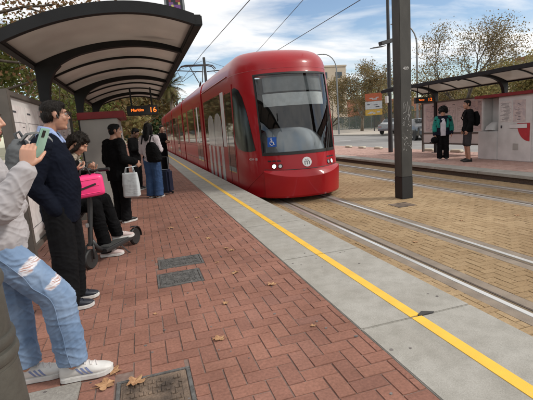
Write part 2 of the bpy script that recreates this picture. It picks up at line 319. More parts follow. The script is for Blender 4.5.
class MB:
    def __init__(s): s.v = []; s.f = []; s.mi = []; s.cur = 0
    def add(s, vs, fs):
        o = len(s.v); s.v += [tuple(p) for p in vs]; s.f += [tuple(i + o for i in f) for f in fs]; s.mi += [s.cur] * len(fs); return s
    def box(s, a, b):
        x0, y0, z0 = a; x1, y1, z1 = b
        return s.add([(x0, y0, z0), (x1, y0, z0), (x1, y1, z0), (x0, y1, z0), (x0, y0, z1), (x1, y0, z1), (x1, y1, z1), (x0, y1, z1)],
                     [(0, 3, 2, 1), (4, 5, 6, 7), (0, 1, 5, 4), (1, 2, 6, 5), (2, 3, 7, 6), (3, 0, 4, 7)])
    def obox(s, c, ax, ay, az, hx, hy, hz):
        c, ax, ay, az = V(c), V(ax).normalized(), V(ay).normalized(), V(az).normalized()
        P = [c + ax * (hx * i) + ay * (hy * j) + az * (hz * k) for k in (-1, 1) for (i, j) in ((-1, -1), (1, -1), (1, 1), (-1, 1))]
        return s.add(P, [(0, 3, 2, 1), (4, 5, 6, 7), (0, 1, 5, 4), (1, 2, 6, 5), (2, 3, 7, 6), (3, 0, 4, 7)])
    def beam(s, p, q, w, h, up=(0, 0, 1)):
        p, q = V(p), V(q); d = (q - p).normalized(); x = d.cross(V(up)).normalized(); y = x.cross(d)
        return s.obox((p + q) / 2, x, y, d, w / 2, h / 2, (q - p).length / 2)
    def rings(s, R, cap=True):
        n = len(R[0]); vs = [p for r in R for p in r]; fs = []
        for i in range(len(R) - 1):
            for j in range(n):
                k = (j + 1) % n
                fs.append((i * n + j, i * n + k, (i + 1) * n + k, (i + 1) * n + j))
        if cap: fs += [tuple(reversed(range(n))), tuple(range((len(R) - 1) * n, len(R) * n))]
        return s.add(vs, fs)
    def tube(s, pts, r, n=8, cap=True):
        pts = [V(p) for p in pts]; R = []
        rr = r if isinstance(r, (list, tuple)) else [r] * len(pts)
        x = None
        for i, p in enumerate(pts):
            d = (pts[min(i + 1, len(pts) - 1)] - pts[max(i - 1, 0)]).normalized()
            if x is None: x, y = frame_of(d)
            else:
                x = (x - d * x.dot(d)).normalized(); y = x.cross(d).normalized()
            R.append([p + (x * math.cos(t) + y * math.sin(t)) * rr[i] for t in [2 * math.pi * j / n for j in range(n)]])
        return s.rings(R, cap)
    def cyl(s, p, q, r, n=16, r2=None): return s.tube([p, q], [r, r if r2 is None else r2], n)
    def lathe(s, prof, c=(0, 0, 0), n=24, axis=(0, 0, 1)):
        x, y = frame_of(axis); a = V(axis).normalized(); c = V(c)
        return s.rings([[c + a * z + (x * math.cos(t) + y * math.sin(t)) * max(r, 1e-4) for t in [2 * math.pi * j / n for j in range(n)]] for (r, z) in prof])
    def ell(s, c, r, ax=None, nu=14, nv=9):
        c = V(c); A = ax or (V((1, 0, 0)), V((0, 1, 0)), V((0, 0, 1))); R = []
        for i in range(nv + 1):
            t = math.pi * (i + .02) / (nv + .04); z = -math.cos(t); q = math.sin(t)
            R.append([c + A[0] * (r[0] * q * math.cos(u)) + A[1] * (r[1] * q * math.sin(u)) + A[2] * (r[2] * z) for u in [2 * math.pi * j / nu for j in range(nu)]])
        return s.rings(R)
    def cap(s, p, q, r0, r1, n=12):
        p, q = V(p), V(q); d = (q - p)
        if d.length < 1e-6: return s.ell(p, (r0, r0, r0))
        d.normalize(); pts = []; rr = []
        for a in (-90, -60, -30): pts.append(p + d * (r0 * math.sin(rad(a)))); rr.append(max(r0 * math.cos(rad(a)), r0 * .05))
        pts.append(p); rr.append(r0); pts.append(q); rr.append(r1)
        for a in (30, 60, 90): pts.append(q + d * (r1 * math.sin(rad(a)))); rr.append(max(r1 * math.cos(rad(a)), r1 * .05))
        x, y = frame_of(d)
        return s.rings([[c + (x * math.cos(t) + y * math.sin(t)) * k for t in [2 * math.pi * j / n for j in range(n)]] for c, k in zip(pts, rr)])
    def chain(s, pts, rr, n=12):
        for i in range(len(pts) - 1): s.cap(pts[i], pts[i + 1], rr[i], rr[i + 1], n)
        return s
    def loft(s, secs, lat, n=20, p=2.3):
        """secs: (centre, half width along lat, half depth); superelliptic sections across the spine"""
        lat = V(lat).normalized(); R = []
        for i, (c, a, b) in enumerate(secs):
            d = (V(secs[min(i + 1, len(secs) - 1)][0]) - V(secs[max(i - 1, 0)][0])).normalized()
            dep = d.cross(lat).normalized(); r = []
            for j in range(n):
                t = 2 * math.pi * j / n; cs, sn = math.cos(t), math.sin(t)
                r.append(V(c) + lat * (a * math.copysign(abs(cs) ** (2 / p), cs)) + dep * (b * math.copysign(abs(sn) ** (2 / p), sn)))
            R.append(r)
        return s.rings(R)
    def mesh(s, name):
        me = bpy.data.meshes.new(name); me.from_pydata(s.v, [], s.f); me.update()
        if any(s.mi): me.polygons.foreach_set('material_index', s.mi)
        return me
    def build(s, name, m, parent=None, smooth=False, bevel=0, seg=2, fix=True):
        me = s.mesh(name)
        if fix or bevel:
            bm = bmesh.new(); bm.from_mesh(me)
            if bevel:
                es = [e for e in bm.edges if len(e.link_faces) == 2 and e.calc_face_angle(0) > .5]
                bmesh.ops.bevel(bm, geom=es, offset=bevel, segments=seg, affect='EDGES', clamp_overlap=True)
            bmesh.ops.recalc_face_normals(bm, faces=bm.faces); bm.to_mesh(me); bm.free()
        o = link(name, me, m, parent)
        if smooth:
            me.polygons.foreach_set('use_smooth', [True] * len(me.polygons))
            if smooth == 'auto': me.set_sharp_from_angle(angle=rad(38))
        return o
    def remesh(s, name, m, parent=None, voxel=.01, it=2, disp=None):
        """fuse all the shapes into ONE continuous surface"""
        me = s.mesh(name)
        bm = bmesh.new(); bm.from_mesh(me); bmesh.ops.recalc_face_normals(bm, faces=bm.faces); bm.to_mesh(me); bm.free()
        o = bpy.data.objects.new(name, me); COL.objects.link(o)
        r = o.modifiers.new('r', 'REMESH'); r.mode = 'VOXEL'; r.voxel_size = voxel; r.use_smooth_shade = True
        if it:
            sm = o.modifiers.new('s', 'SMOOTH'); sm.iterations = it; sm.factor = .5
        dg = bpy.context.evaluated_depsgraph_get(); dg.update()
        ne = bpy.data.meshes.new_from_object(o.evaluated_get(dg)); ne.name = name
        o.modifiers.clear(); o.data = ne; bpy.data.meshes.remove(me)
        ne.materials.clear()
        for k in (m if isinstance(m, (list, tuple)) else [m]): ne.materials.append(k)
        if disp:
            ns = [v.normal.copy() for v in ne.vertices]
            for v, nn in zip(ne.vertices, ns): v.co += nn * disp(v.co)
        ne.polygons.foreach_set('use_smooth', [True] * len(ne.polygons)); ne.update()
        if parent: o.parent = parent
        return o
def structure(mb, name, m, **k): return tag(mb.build(name, m, **k), kind='structure')
def folds(amp, sc=9., str_z=.55, seed=0., crease=1.0):
    def f(p):
        q = V((p.x * sc + seed, p.y * sc - seed, p.z * sc * str_z))
        w = noise.noise(p * 5 + V((seed, 3, 1))); a = noise.noise(q); b = noise.noise(q * 2.3 + V((5, 1, 2)))
        c = noise.noise(V((p.x * 7 + seed + w, p.y * 7, p.z * 19 + 2.2 * w + (p.x + p.y) * 9))); d = noise.noise(V((p.x * 16 + seed, p.y * 16 - w, p.z * 34 - 14 * p.x)))
        return amp * (1 - 2.2 * abs(a)) * .6 + amp * .3 * b + crease * amp * (.95 * (1 - abs(c)) ** 5 + .45 * (1 - abs(d)) ** 6 - .55)
    return f
def text_mesh(name, txt, size, m, parent, mtx, extrude=.002, align='CENTER', spacing=1.0):
    cu = bpy.data.curves.new(name, 'FONT'); cu.body = txt; cu.size = size; cu.extrude = extrude; cu.align_x = align; cu.align_y = 'CENTER'; cu.space_character = spacing
    o = bpy.data.objects.new(name, cu); COL.objects.link(o)
    dg = bpy.context.evaluated_depsgraph_get(); dg.update()
    me = bpy.data.meshes.new_from_object(o.evaluated_get(dg)); bpy.data.objects.remove(o)
    me.transform(mtx); me.materials.clear()
    return link(name, me, m, parent)
def basis(o, x, y):
    x, y = V(x).normalized(), V(y).normalized(); z = x.cross(y)
    return Matrix(((x.x, y.x, z.x, o[0]), (x.y, y.y, z.y, o[1]), (x.z, y.z, z.z, o[2]), (0, 0, 0, 1)))

# ------------------------------------------------------------------ GROUND
ZT, ZF = -.32, -.13           # track level, far platform level (near platform is 0)
def sheet(name, x0, x1, y0, y1, z, m, bottom=None):
    b = MB()
    if bottom is None: b.add([(x0, y0, z), (x1, y0, z), (x1, y1, z), (x0, y1, z)], [(0, 1, 2, 3)])
    else: b.box((x0, y0, bottom), (x1, y1, z))
    return structure(b, name, m)
sheet('ground', -400, 600, -200, 900, -.42, M['earth'])
def bricks(segs, y0, y1, z, a, jitter, gap=.0032, holes=()):
    """herringbone of a x 2a bricks, every one a real block with a worn chamfer; cut at the segment edges"""
    vs = []; nb = 0
    gx0 = int(min(s[0] for s in segs) / a) - 3; gx1 = int(max(s[1] for s in segs) / a) + 3
    gy0 = int(y0 / a) - 3; gy1 = int(y1 / a) + 3
    R = []
    for i in range(gx0, gx1):
        for j in range(gy0, gy1):
            d = (i - j) % 4
            if d == 0: R.append((i, j, i + 2, j + 1))
            elif d == 3: R.append((i, j, i + 1, j + 2))
    R = np.array(R, float) * a; out = []
    for (s0, s1) in segs:
        B = R.copy(); B[:, [0, 2]] = np.clip(B[:, [0, 2]], s0, s1); B[:, [1, 3]] = np.clip(B[:, [1, 3]], y0, y1)
        k = (B[:, 2] - B[:, 0] > .015) & (B[:, 3] - B[:, 1] > .015)
        for (hx0, hx1, hy0, hy1) in holes:
            ov = np.stack([B[:, 2] - hx0, hx1 - B[:, 0], B[:, 3] - hy0, hy1 - B[:, 1]], 1)
            hit = (ov > 0).all(1); w_ = ov.argmin(1)
            for ax_, (col, val) in enumerate(((2, hx0), (0, hx1), (3, hy0), (1, hy1))): B[hit & (w_ == ax_), col] = val
            k &= (B[:, 2] - B[:, 0] > .015) & (B[:, 3] - B[:, 1] > .015)
        out.append(B[k])
    B = np.concatenate(out); n = len(B); g = gap / 2; c = .0032
    x0, yy0, x1, yy1 = B[:, 0] + g, B[:, 1] + g, B[:, 2] - g, B[:, 3] - g
    x0 += rng.uniform(-.001, .0012, n); x1 += rng.uniform(-.0012, .001, n); yy0 += rng.uniform(-.001, .0012, n); yy1 += rng.uniform(-.0012, .001, n)
    h = z + rng.normal(0, jitter, n).clip(-.004, .003)
    tz = rng.normal(0, jitter * .8, (n, 4))
    P = np.zeros((n, 8, 3))
    for q, (xx, yv) in enumerate(((x0, yy0), (x1, yy0), (x1, yy1), (x0, yy1))):
        P[:, q, 0] = xx; P[:, q, 1] = yv; P[:, q, 2] = z - .014
    for q, (xx, yv) in enumerate(((x0 + c, yy0 + c), (x1 - c, yy0 + c), (x1 - c, yy1 - c), (x0 + c, yy1 - c))):
        P[:, 4 + q, 0] = xx; P[:, 4 + q, 1] = yv; P[:, 4 + q, 2] = h + tz[:, q]
    F = np.array([(4, 5, 6, 7), (0, 1, 5, 4), (1, 2, 6, 5), (2, 3, 7, 6), (3, 0, 4, 7)])
    FF = (F[None] + (np.arange(n) * 8)[:, None, None]).reshape(-1, 4)
    me = bpy.data.meshes.new('paving'); me.from_pydata(P.reshape(-1, 3).tolist(), [], FF.tolist()); me.update()
    return me
# near platform
covers = [(.03, .50, 4.23, 4.57), (.0, .42, 3.70, 4.08), (-.29, .12, 1.78, 2.31)]
slab_hole = (-.80, -.49, 2.05, 2.41)
me = bricks([(-2.6, 1.246)], -1.5, 34, 0, .1, .0011, holes=[(c[0], c[1], c[2], c[3]) for c in covers] + [slab_hole])
tag(link('platform_paving', me, M['brick']), kind='structure')
sheet('platform_bed', -3.0, 1.247, -6, 34, -.0052, M['mortar'], bottom=-.41)
sheet('platform_far_end', -3.0, 1.247, 34, 95, -.002, M['brick'], bottom=-.41)
# concrete edge in real slabs of 1.55 m with open joints
eb = MB(); y = -3.0
joints = [-4.0, -2.4, -.1, 1.45, 2.23 + .0]
ys = [-6.0, -4.2, -2.5, -.85, .72, 2.27, 3.87]
while ys[-1] < 95: ys.append(ys[-1] + 1.6)
for i in range(len(ys) - 1): eb.box((1.250, ys[i] + .004, -.12), (2.132, ys[i + 1] - .004, .002))
structure(eb, 'platform_edge', M['concrete'], bevel=.006)
sheet('platform_face', 1.25, 2.09, -6, 95, -.121, M['concrete2'], bottom=-.40)
yb = MB()
for i in range(len(ys) - 1): yb.box((1.636, ys[i] + .009, .0), (1.717, ys[i + 1] - .009, .0055))
structure(yb, 'yellow_safety_line', M['yellow'])
b = MB(); P = [(1.70, 2.262), (1.76, 2.268), (1.80, 2.262), (1.83, 2.275), (1.79, 2.30), (1.755, 2.318), (1.73, 2.30), (1.70, 2.285)]
b.add([(x, y, .0072) for x, y in P] + [(x, y, .0) for x, y in P], [tuple(range(8)), tuple(reversed(range(8, 16)))] + [(i, (i + 1) % 8, (i + 1) % 8 + 8, i + 8) for i in range(8)])
structure(b, 'edge_patch', M['asphalt_dark'])
# track area
RX = [2.916, 3.975, 6.41, 7.47]; inner = [1, -1, 1, -1]
segs = [(2.10, RX[0] - .15), (RX[0] + .21, RX[1] - .21), (RX[1] + .15, RX[2] - .15), (RX[2] + .21, RX[3] - .21), (RX[3] + .15, 8.10)]
me = bricks(segs, 1.0, 48, ZT, .1, .0013)
tag(link('track_paving', me, M['tanbrick']), kind='structure')
sheet('track_bed', 2.091, 8.12, -6, 48, ZT - .0055, M['tanjoint'])
sheet('track_far_end', 2.091, 8.12, 48, 150, ZT - .004, M['tanbrick'])
sb = MB()
for x, s in zip(RX, inner):
    for (a, b) in ((-.15, -.034), (.092, .21)):
        xa, xb = sorted((x + s * a, x + s * b)); sb.box((xa, -4, ZT - .06), (xb, 140, ZT - .001))
structure(sb, 'rail_bed', M['track_concrete'])
for x, s, lab in zip(RX, inner, ('polished grooved tram rail nearest the platform with the yellow line', 'polished grooved tram rail on the far side of the red tram\'s track', 'dull grooved tram rail just beyond the big grey post', 'dull grooved tram rail closest to the opposite platform')):
    t = thing('tram_rail', lab, 'rail', (x, 0, ZT), 0, 'tram rails')
    r = MB(); xa, xb = sorted((-.032 * s, .028 * s)); r.box((xa, -4, -.05), (xb, 140, .003)); r.build('rail_head', M['rail'], t, bevel=.004)
    r = MB(); xa, xb = sorted((.0285 * s, .0685 * s)); r.box((xa, -4, -.06), (xb, 140, -.04)); r.build('groove', M['rust_and_shade'], t)
    r = MB(); xa, xb = sorted((.069 * s, .09 * s)); r.box((xa, -4, -.05), (xb, 140, -.001)); r.build('guard_lip', M['rust_and_shade'], t)
# far platform, road, pavement
me = bricks([(8.62, 11.9)], 4, 26, ZF, .1, .001)
tag(link('far_platform_paving', me, M['brick_pale']), kind='structure')
sheet('far_platform_bed', 8.55, 12.0, -6, 95, ZF - .009, M['mortar'], bottom=-.41)
sheet('far_platform_end', 8.62, 11.9, 26, 95, ZF - .004, M['brick_pale'])
fe = MB(); yy = -6
while yy < 95: fe.box((8.08, yy + .004, ZF - .07), (8.618, yy + 1.592, ZF + .002)); yy += 1.6
structure(fe, 'far_platform_edge', M['concrete'], bevel=.006)
sheet('far_platform_face', 8.13, 8.55, -6, 95, ZF - .071, M['rust_and_shade'], bottom=-.41)  # dark colour stands in for shade on the face turned from the sun
sheet('far_platform_kerb', 11.9, 12.05, -6, 95, ZF + .004, M['concrete'], bottom=-.41)
sheet('road', 12.05, 22.5, -60, 260, -.30, M['asphalt'], bottom=-.41)
rm = MB()
for k in range(-10, 60): rm.box((17.2, k * 4., -.2995), (17.32, k * 4. + 2, -.2955))
structure(rm, 'road_marking', M['white_paint'])
sheet('pavement_kerb', 22.5, 22.7, -60, 260, -.17, M['concrete'], bottom=-.41)
sheet('pavement', 22.7, 70, -60, 260, -.18, M['pave'], bottom=-.41)
sheet('left_pavement', -14, -3.0, -20, 95, -.06, M['pave'], bottom=-.41)

# trodden chewing gum and dark spots on the paving and the edge slabs
b = MB(); rd = random.Random(77)
for k in range(120):
    on = k % 4 == 0; x = rd.uniform(1.28, 2.1) if on else rd.uniform(-.9, 1.2); y = rd.uniform(1.3, 9.); r = rd.uniform(.004, .013); z = .0045 if on else .0040
    if on and 1.6 < x < 1.75: x += .2
    n = 9; P = [(x + r * math.cos(t) * rd.uniform(.7, 1.2), y + r * math.sin(t) * rd.uniform(.7, 1.2)) for t in [2 * math.pi * j / n for j in range(n)]]
    b.add([(p[0], p[1], z) for p in P] + [(p[0], p[1], z - .004) for p in P], [tuple(range(n)), tuple(reversed(range(n, 2 * n)))] + [(i, (i + 1) % n, (i + 1) % n + n, i + n) for i in range(n)])
structure(b, 'paving_stains', M['gum'])
# manhole covers in the brick
def cover(b, label, m, seed):
    x0, x1, y0, y1 = b; w, h = x1 - x0, y1 - y0; rd = random.Random(seed)
    t = thing('access_cover', label, 'manhole cover', (x0, y0, 0))
    f = MB(); e = .022
    for (a, c) in (((0, 0), (w, e)), ((0, h - e), (w, h)), ((0, e), (e, h - e)), ((w - e, e), (w, h - e))): f.box((a[0], a[1], -.013), (c[0], c[1], .004))
    f.build('frame', M['castiron'], t, bevel=.002)
    p = MB(); p.box((e + .004, e + .004, -.013), (w - e - .004, h - e - .004, .001))
    nx = 13; ny = 9; cw = (w - 2 * e - .06) / nx; chh = (h - 2 * e - .06) / ny
    for i in range(nx):
        for j in range(ny):
            x = e + .03 + cw * i; yv = e + .03 + chh * j
            dx = (i - nx / 2 + .5) / nx; dy = (j - ny / 2 + .5) / ny
            if abs(dx) < .3 and abs(dy) < .13: continue
            if rd.random() < .12: continue
            if (i + j) % 2: p.box((x + .003, yv + .004, .001), (x + cw - .003, yv + chh * .5, .0065))
            else: p.box((x + .003, yv + .003, .001), (x + cw * .5, yv + chh - .003, .0065))
    p.box((w * .5 - .13, h * .5 - .018, .001), (w * .5 + .13, h * .5 + .018, .0045))
    for k in (-1, 1): p.box((w * .5 + k * (w * .5 - e - .026) - .01, e + .03, .001), (w * .5 + k * (w * .5 - e - .026) + .01, h - e - .03, .0035))
    p.build('lid', m, t)
cover(covers[0], 'rectangular cast iron cover in the bricks, the farther of the touching pair', M['castiron'], 1)
cover(covers[1], 'rectangular cast iron cover in the bricks, the nearer of the touching pair', M['castiron'], 2)
cover(covers[2], 'large brownish worn cast iron cover in front of the white sneakers', M['castbrown'], 3)
b = MB(); b.box((slab_hole[0], slab_hole[2], -.013), (slab_hole[1], slab_hole[3], .003)); tag(b.build('concrete_slab', M['concrete2'], bevel=.003), 'square grey speckled concrete slab set in the bricks beside the bollard', 'slab')
b = MB(); b.box((4.53, 6.6, ZT - .01), (4.93, 6.98, ZT + .005)); tag(b.build('access_cover', M['castbrown'], bevel=.003), 'small brown metal cover in the tan paving at the foot of the grey post', 'manhole cover')
for (x, yv, bb) in ((11.55, 14.6, 0), (11.6, 13.1, 0), (11.3, 21.2, 1), (11.3, 19.7, 1), (11.35, 18.2, 1), (11.45, 16.5, 0)):
    r = MB(); r.loft([((x, yv - .27, ZF + .0), .07, .055), ((x, yv - .22, ZF + .055), .10, .06), ((x, yv + .22, ZF + .055), .10, .06), ((x, yv + .27, ZF + .0), .07, .055)], (1, 0, 0), 12, 3.5)
    for i, v in enumerate(r.v): r.v[i] = (v[0], v[1], max(v[2], ZF + .001))
    lab = 'low tan stone block along the rear kerb of the far platform, open road behind it' if bb else 'low tan stone block on the far platform kerb behind the shelter with two people'
    tag(r.build('kerb_block', M['cream'], smooth='auto'), lab, 'stone block', 'low stone blocks on the far platform kerb' if bb else 'low stone blocks behind the far shelter')

# fallen leaves
def leaf(x, yv, z, size, rot, label, group, rd):
    pts = []; n = 30
    for k in range(n):
        t = 2 * math.pi * k / n
        r = size * (.55 + .45 * abs(math.cos(2.5 * t)) ** 1.5) * (1 - .15 * math.cos(t)) * (1 + rd.uniform(-.06, .06))
        pts.append(V((r * math.cos(t), r * math.sin(t), 0)))
    b = MB(); top = [V((p.x, p.y, .004 + size * .28 * (math.sin(p.x / size * 2.2 + 1) ** 2) * rd.uniform(.7, 1.1))) for p in pts]
    b.add([(0, 0, .006)] + [tuple(p) for p in top], [(0, i + 1, (i + 1) % n + 1) for i in range(n)])
    b.tube([(0, 0, .005), (-size * .9, size * .1, .006), (-size * 1.5, size * .3, .012)], .0016, 5)
    o = b.build('fallen_leaf', M['dryleaf'], fix=False); o.location = (x, yv, z); o.rotation_euler = (rd.uniform(-.1, .1), rd.uniform(-.1, .1), rot)
    return tag(o, label, 'leaf', group)
rd = random.Random(5)
GL = 'dry leaves fallen on the red bricks'
leaf(-.345, 2.31, .0, .058, .5, 'curled pale brown leaf on the bricks just in front of the white sneaker toe', GL, rd)
leaf(-.315, 2.44, .0, .045, 2.1, 'small crumpled brown leaf touching the white sneaker toe', GL, rd)
leaf(-.19, 2.26, .005, .055, 3.4, 'tan leaf lying on the corner of the large worn iron cover', GL, rd)
for (px, py) in ((.70, 5.2), (.86, 4.5), (.82, 4.62), (.62, 4.15), (.73, 3.75), (.34, 2.55), (.95, 3.3), (.5, 3.1), (.28, 6.1), (.75, 6.6), (-.05, 3.15), (.98, 2.45)):
    leaf(px, py, .0, rd.uniform(.016, .05), rd.uniform(0, 6), 'small dry brown leaf lying alone on the open red brick paving', GL, rd)
for (px, py) in ((3.4, 4.6), (4.7, 5.2), (4.2, 8.2), (2.55, 3.3), (5.6, 5.0), (6.0, 9.0), (6.9, 5.6)):
    leaf(px, py, ZT, rd.uniform(.03, .055), rd.uniform(0, 6), 'dry dark brown leaf lying on the tan paving between the rails', 'dry leaves on the tan track paving', rd)

# ------------------------------------------------------------------ SHELTERS
def roof_z(x):      # local x across the shelter, 0 at the posts, + to the track side
    return 2.39 + .305 * (1 - ((x - 1.10) / 1.18) ** 2) ** 1 * .91 if x < 1.10 else 2.39 + .2776 - .15 * ((x - 1.10) / .75) ** 2
RXs = [-.06 + i * (1.83) / 24 for i in range(25)]
def shelter(label, loc, rz, ribs, posts, thins, y0, y1):
    t = thing('platform_shelter', label, 'shelter', loc, rz)
    def arc(b, ya, yb, dz0, dz1, xs=RXs):
        R = []
        for x in xs:
            z = roof_z(x); R.append([V((x, ya, z + dz0)), V((x, yb, z + dz0)), V((x, yb, z + dz1)), V((x, ya, z + dz1))])
        b.rings(R)
    p = MB()
    cuts = sorted([y0] + list(ribs) + list(thins) + [y1])
    for a, c in zip(cuts[:-1], cuts[1:]):
        arc(p, a + .012, c - .012, -.045, -.033)
    p.build('roof_sheet', M['panel'], t, smooth='auto')
    f = MB(); arc(f, y0 - .03, y0 + .05, -.075, .035); f.build('front_fascia', M['steel'], t, smooth='auto')
    f = MB(); arc(f, y1 - .05, y1 + .03, -.075, .035); f.build('end_fascia', M['steel'], t, smooth='auto')
    for yv in thins:
        f = MB(); arc(f, yv - .022, yv + .022, -.075, -.005); f.build('thin_rib', M['steel'], t, smooth='auto')
    for x, nm in ((-.10, 'rear_edge_beam'), (1.80, 'front_edge_beam')):
        f = MB(); z = roof_z(min(max(x, -.06), 1.77)); f.box((x - .05, y0 - .02, z - .085), (x + .05, y1 + .02, z + .03)); f.build(nm, M['steel'], t, bevel=.012)
    for yv in ribs:
        f = MB(); R = []
        for i, x in enumerate(RXs):
            z = roof_z(x); u = i / 24; dep = .105 + .14 * max(0, 1 - u * 3.2) ** 2 + .035 * (1 - u)
            R.append([V((x, yv - .05, z - dep)), V((x, yv + .05, z - dep)), V((x, yv + .05, z - .006)), V((x, yv - .05, z - .006))])
        f.rings(R); f.build('main_rib', M['steel'], t, smooth='auto')
    for yv in posts:
        f = MB(); R = []
        for (zz, w) in ((0, .066), (1.75, .066), (1.95, .069), (2.08, .08), (2.18, .10), (2.26, .128), (2.33, .17)):
            R.append([V((-.075, yv - .06, zz)), V((-.075 + w * 1.75, yv - .06, zz)), V((-.075 + w * 1.75, yv + .06, zz)), V((-.075, yv + .06, zz))])
        f.rings(R); f.build('post', M['steel'], t, smooth='auto')
        f = MB(); f.box((-.12, yv - .11, 0), (.12, yv + .11, .012))
        for dx in (-.09, .09):
            for dy in (-.085, .085): f.cyl((dx, yv + dy, .012), (dx, yv + dy, .03), .012, 6)
        f.build('base_plate', M['steel'], t, bevel=.002)
    return t
SX = -1.07
shelter('dark arched platform shelter with taupe roof sheets over the waiting people at left', (SX, 0, 0), 0, [6.0, 9.3, 12.6], [6.0, 9.3, 12.6], [7.1, 8.2, 10.4, 11.5], 4.58, 13.9)
FXs, FY = 11.2, 20.0
shelter('dark arched shelter on the opposite platform behind the two standing people', (FXs, FY, ZF), math.pi, [6.2, 9.4, 12.6, 15.8], [6.2, 9.4, 12.6, 15.8], [7.3, 8.4, 10.5, 11.6, 13.7, 14.8], 5.3, 17.2)

# notice boards between the posts
def notice_board(label, x, y0, y1, z0, z1, face, seed, zoff=0, lower=False):
    """face = +1 looks to +x"""
    t = thing('notice_board', label, 'notice board', (x, y0, zoff)); L = y1 - y0; s = face; rd = random.Random(seed)
    f = MB()
    for (a, b) in ((0, .085), (L - .06, L)):
        f = MB(); f.box((-.045, a, 0), (.045, b, z1)); f.build('frame_post', M['boardframe'], t, bevel=.004)
    for (za, zb) in [(z1 - .05, z1 - .001), (z0, z0 + .05)] + ([(z0 + .40, z0 + .46)] if lower else []):
        f = MB(); f.box((-.035, .086, za), (.035, L - .061, zb)); f.build('frame_rail', M['boardframe'], t, bevel=.003)
    f = MB(); f.box((-.008, .087, z0 + .051), (.008, L - .062, z1 - .051)); f.build('back_panel', M['white_board'], t)
    yv = .16
    while yv < L - .35:
        w = rd.uniform(.42, .62); w = min(w, L - .1 - yv); zb = z0 + (.50 if lower else .14); zt = z1 - .12
        f = MB(); xa, xb = sorted((s * .0085, s * .0125)); f.box((xa, yv, zb), (xb, yv + w, zt)); po = f.build('poster', M['paper2'] if rd.random() < .5 else M['paper'], t)
        q = MB(); xa, xb = sorted((s * .0127, s * .0140))
        q.box((xa, yv + w * .08, zt - .070), (xb, yv + w * .34, zt - .052))
        for (ya, yb_, za, zc_) in ((.06, .94, zb + .06, zb + .064), (.06, .94, zt - .16, zt - .156)): q.box((xa, yv + w * ya, za), (xb, yv + w * yb_, zc_))
        for ya in (.06, .935): q.box((xa, yv + w * ya, zb + .0641), (xb, yv + w * ya + .004, zt - .1561))
        for k in range(26):
            zz = zb + .05 + rd.random() * (zt - zb - .25); ww = rd.uniform(.04, .3) * w; yy = yv + .03 + rd.random() * (w - ww - .06)
            q.box((xa, yy, zz), (xb, yy + ww, zz + rd.uniform(.003, .009)))
        for k in range(5):
            zz = zb + .06 + rd.random() * (zt - zb - .35); yy = yv + .03 + rd.random() * (w - .16); hh = rd.uniform(.05, .16)
            q.box((xa, yy, zz), (xb, yy + .004, zz + hh)); q.box((xa, yy + .005, zz), (xb, yy + .1, zz + .004))
        q.build('print', [M['ink'], M['inkred']], po)
        yv += w + .05
    return t
notice_board('brown framed white notice board with maps at the near end of the left shelter', SX - .02, 4.15, 5.88, .37, 1.86, 1, 3)
notice_board('white notice board behind the seated person with the phone', SX - .02, 6.14, 7.72, .37, 1.86, 1, 4)
notice_board('long pale map board under the opposite shelter behind the two people', 11.22, 11.35, 14.62, .33, 1.98, -1, 9, ZF, True)
# bench
t = thing('bench', 'dark metal perch bench under the seated person on the left platform', 'bench', (-1.0, 4.5, 0))
b = MB(); b.box((-.02, 0, .50), (.27, 1.45, .545)); b.build('seat', M['steel'], t, bevel=.012)
for yy in (.15, 1.25):
    b = MB(); b.tube([(.12, yy, .0), (.12, yy, .50)], .03, 10); b.build('leg', M['steel'], t)

# ticket cabinet under left shelter
t = thing('ticket_machine', 'grey boxy ticket machine with dark red top at the end of the left shelter', 'ticket machine', (-.95, 7.85, 0))
b = MB(); b.box((0, 0, 0), (.62, 1.5, 1.72)); b.build('body', M['grey_cab'], t, bevel=.012)
b = MB(); b.box((-.03, -.05, 1.722), (.74, 1.55, 1.84)); b.build('top_band', M['redband'], t, bevel=.01)
b = MB(); b.box((.6205, .15, .9), (.635, .7, 1.5)); b.box((.6205, .85, .75), (.635, 1.35, 1.6)); b.build('front_panel', M['white_cab'], t, bevel=.004)
b = MB(); b.box((.6355, .22, 1.15), (.64, .62, 1.42)); b.build('screen', M['screen'], t)

# LED displays
def led(label, loc, rz, txt, w=.62, sc=1.):
    t = thing('departure_display', label, 'display', loc, rz)
    b = MB(); b.box((-w / 2, -.09, 0), (w / 2, .09, .2)); b.build('case', M['rubber'], t, bevel=.01)
    for x in (-w * .33, w * .33):
        b = MB(); b.cyl((x, 0, .2), (x, 0, .2 + sc), .018, 8); b.build('hanger', M['steel'], t)
    text_mesh('display_text', txt[0], .085, M['led'], t, basis((-w * .16, -.0935, .108), (1, 0, 0), (0, 0, 1)), .001)
    text_mesh('display_minutes', txt[1], .155, M['led'], t, basis((w * .34, -.0935, .098), (1, 0, 0), (0, 0, 1)), .001)
    return t
led('amber lettered departure display hanging at the end of the left shelter', (.135, 9.5, 1.815), 0, ('Marítim', '16'), .64, .38)
led('amber departure display hanging under the opposite shelter by the post', (9.95, 12.92, 1.80), rad(-15), ('Torre', '12'), .62, .50)

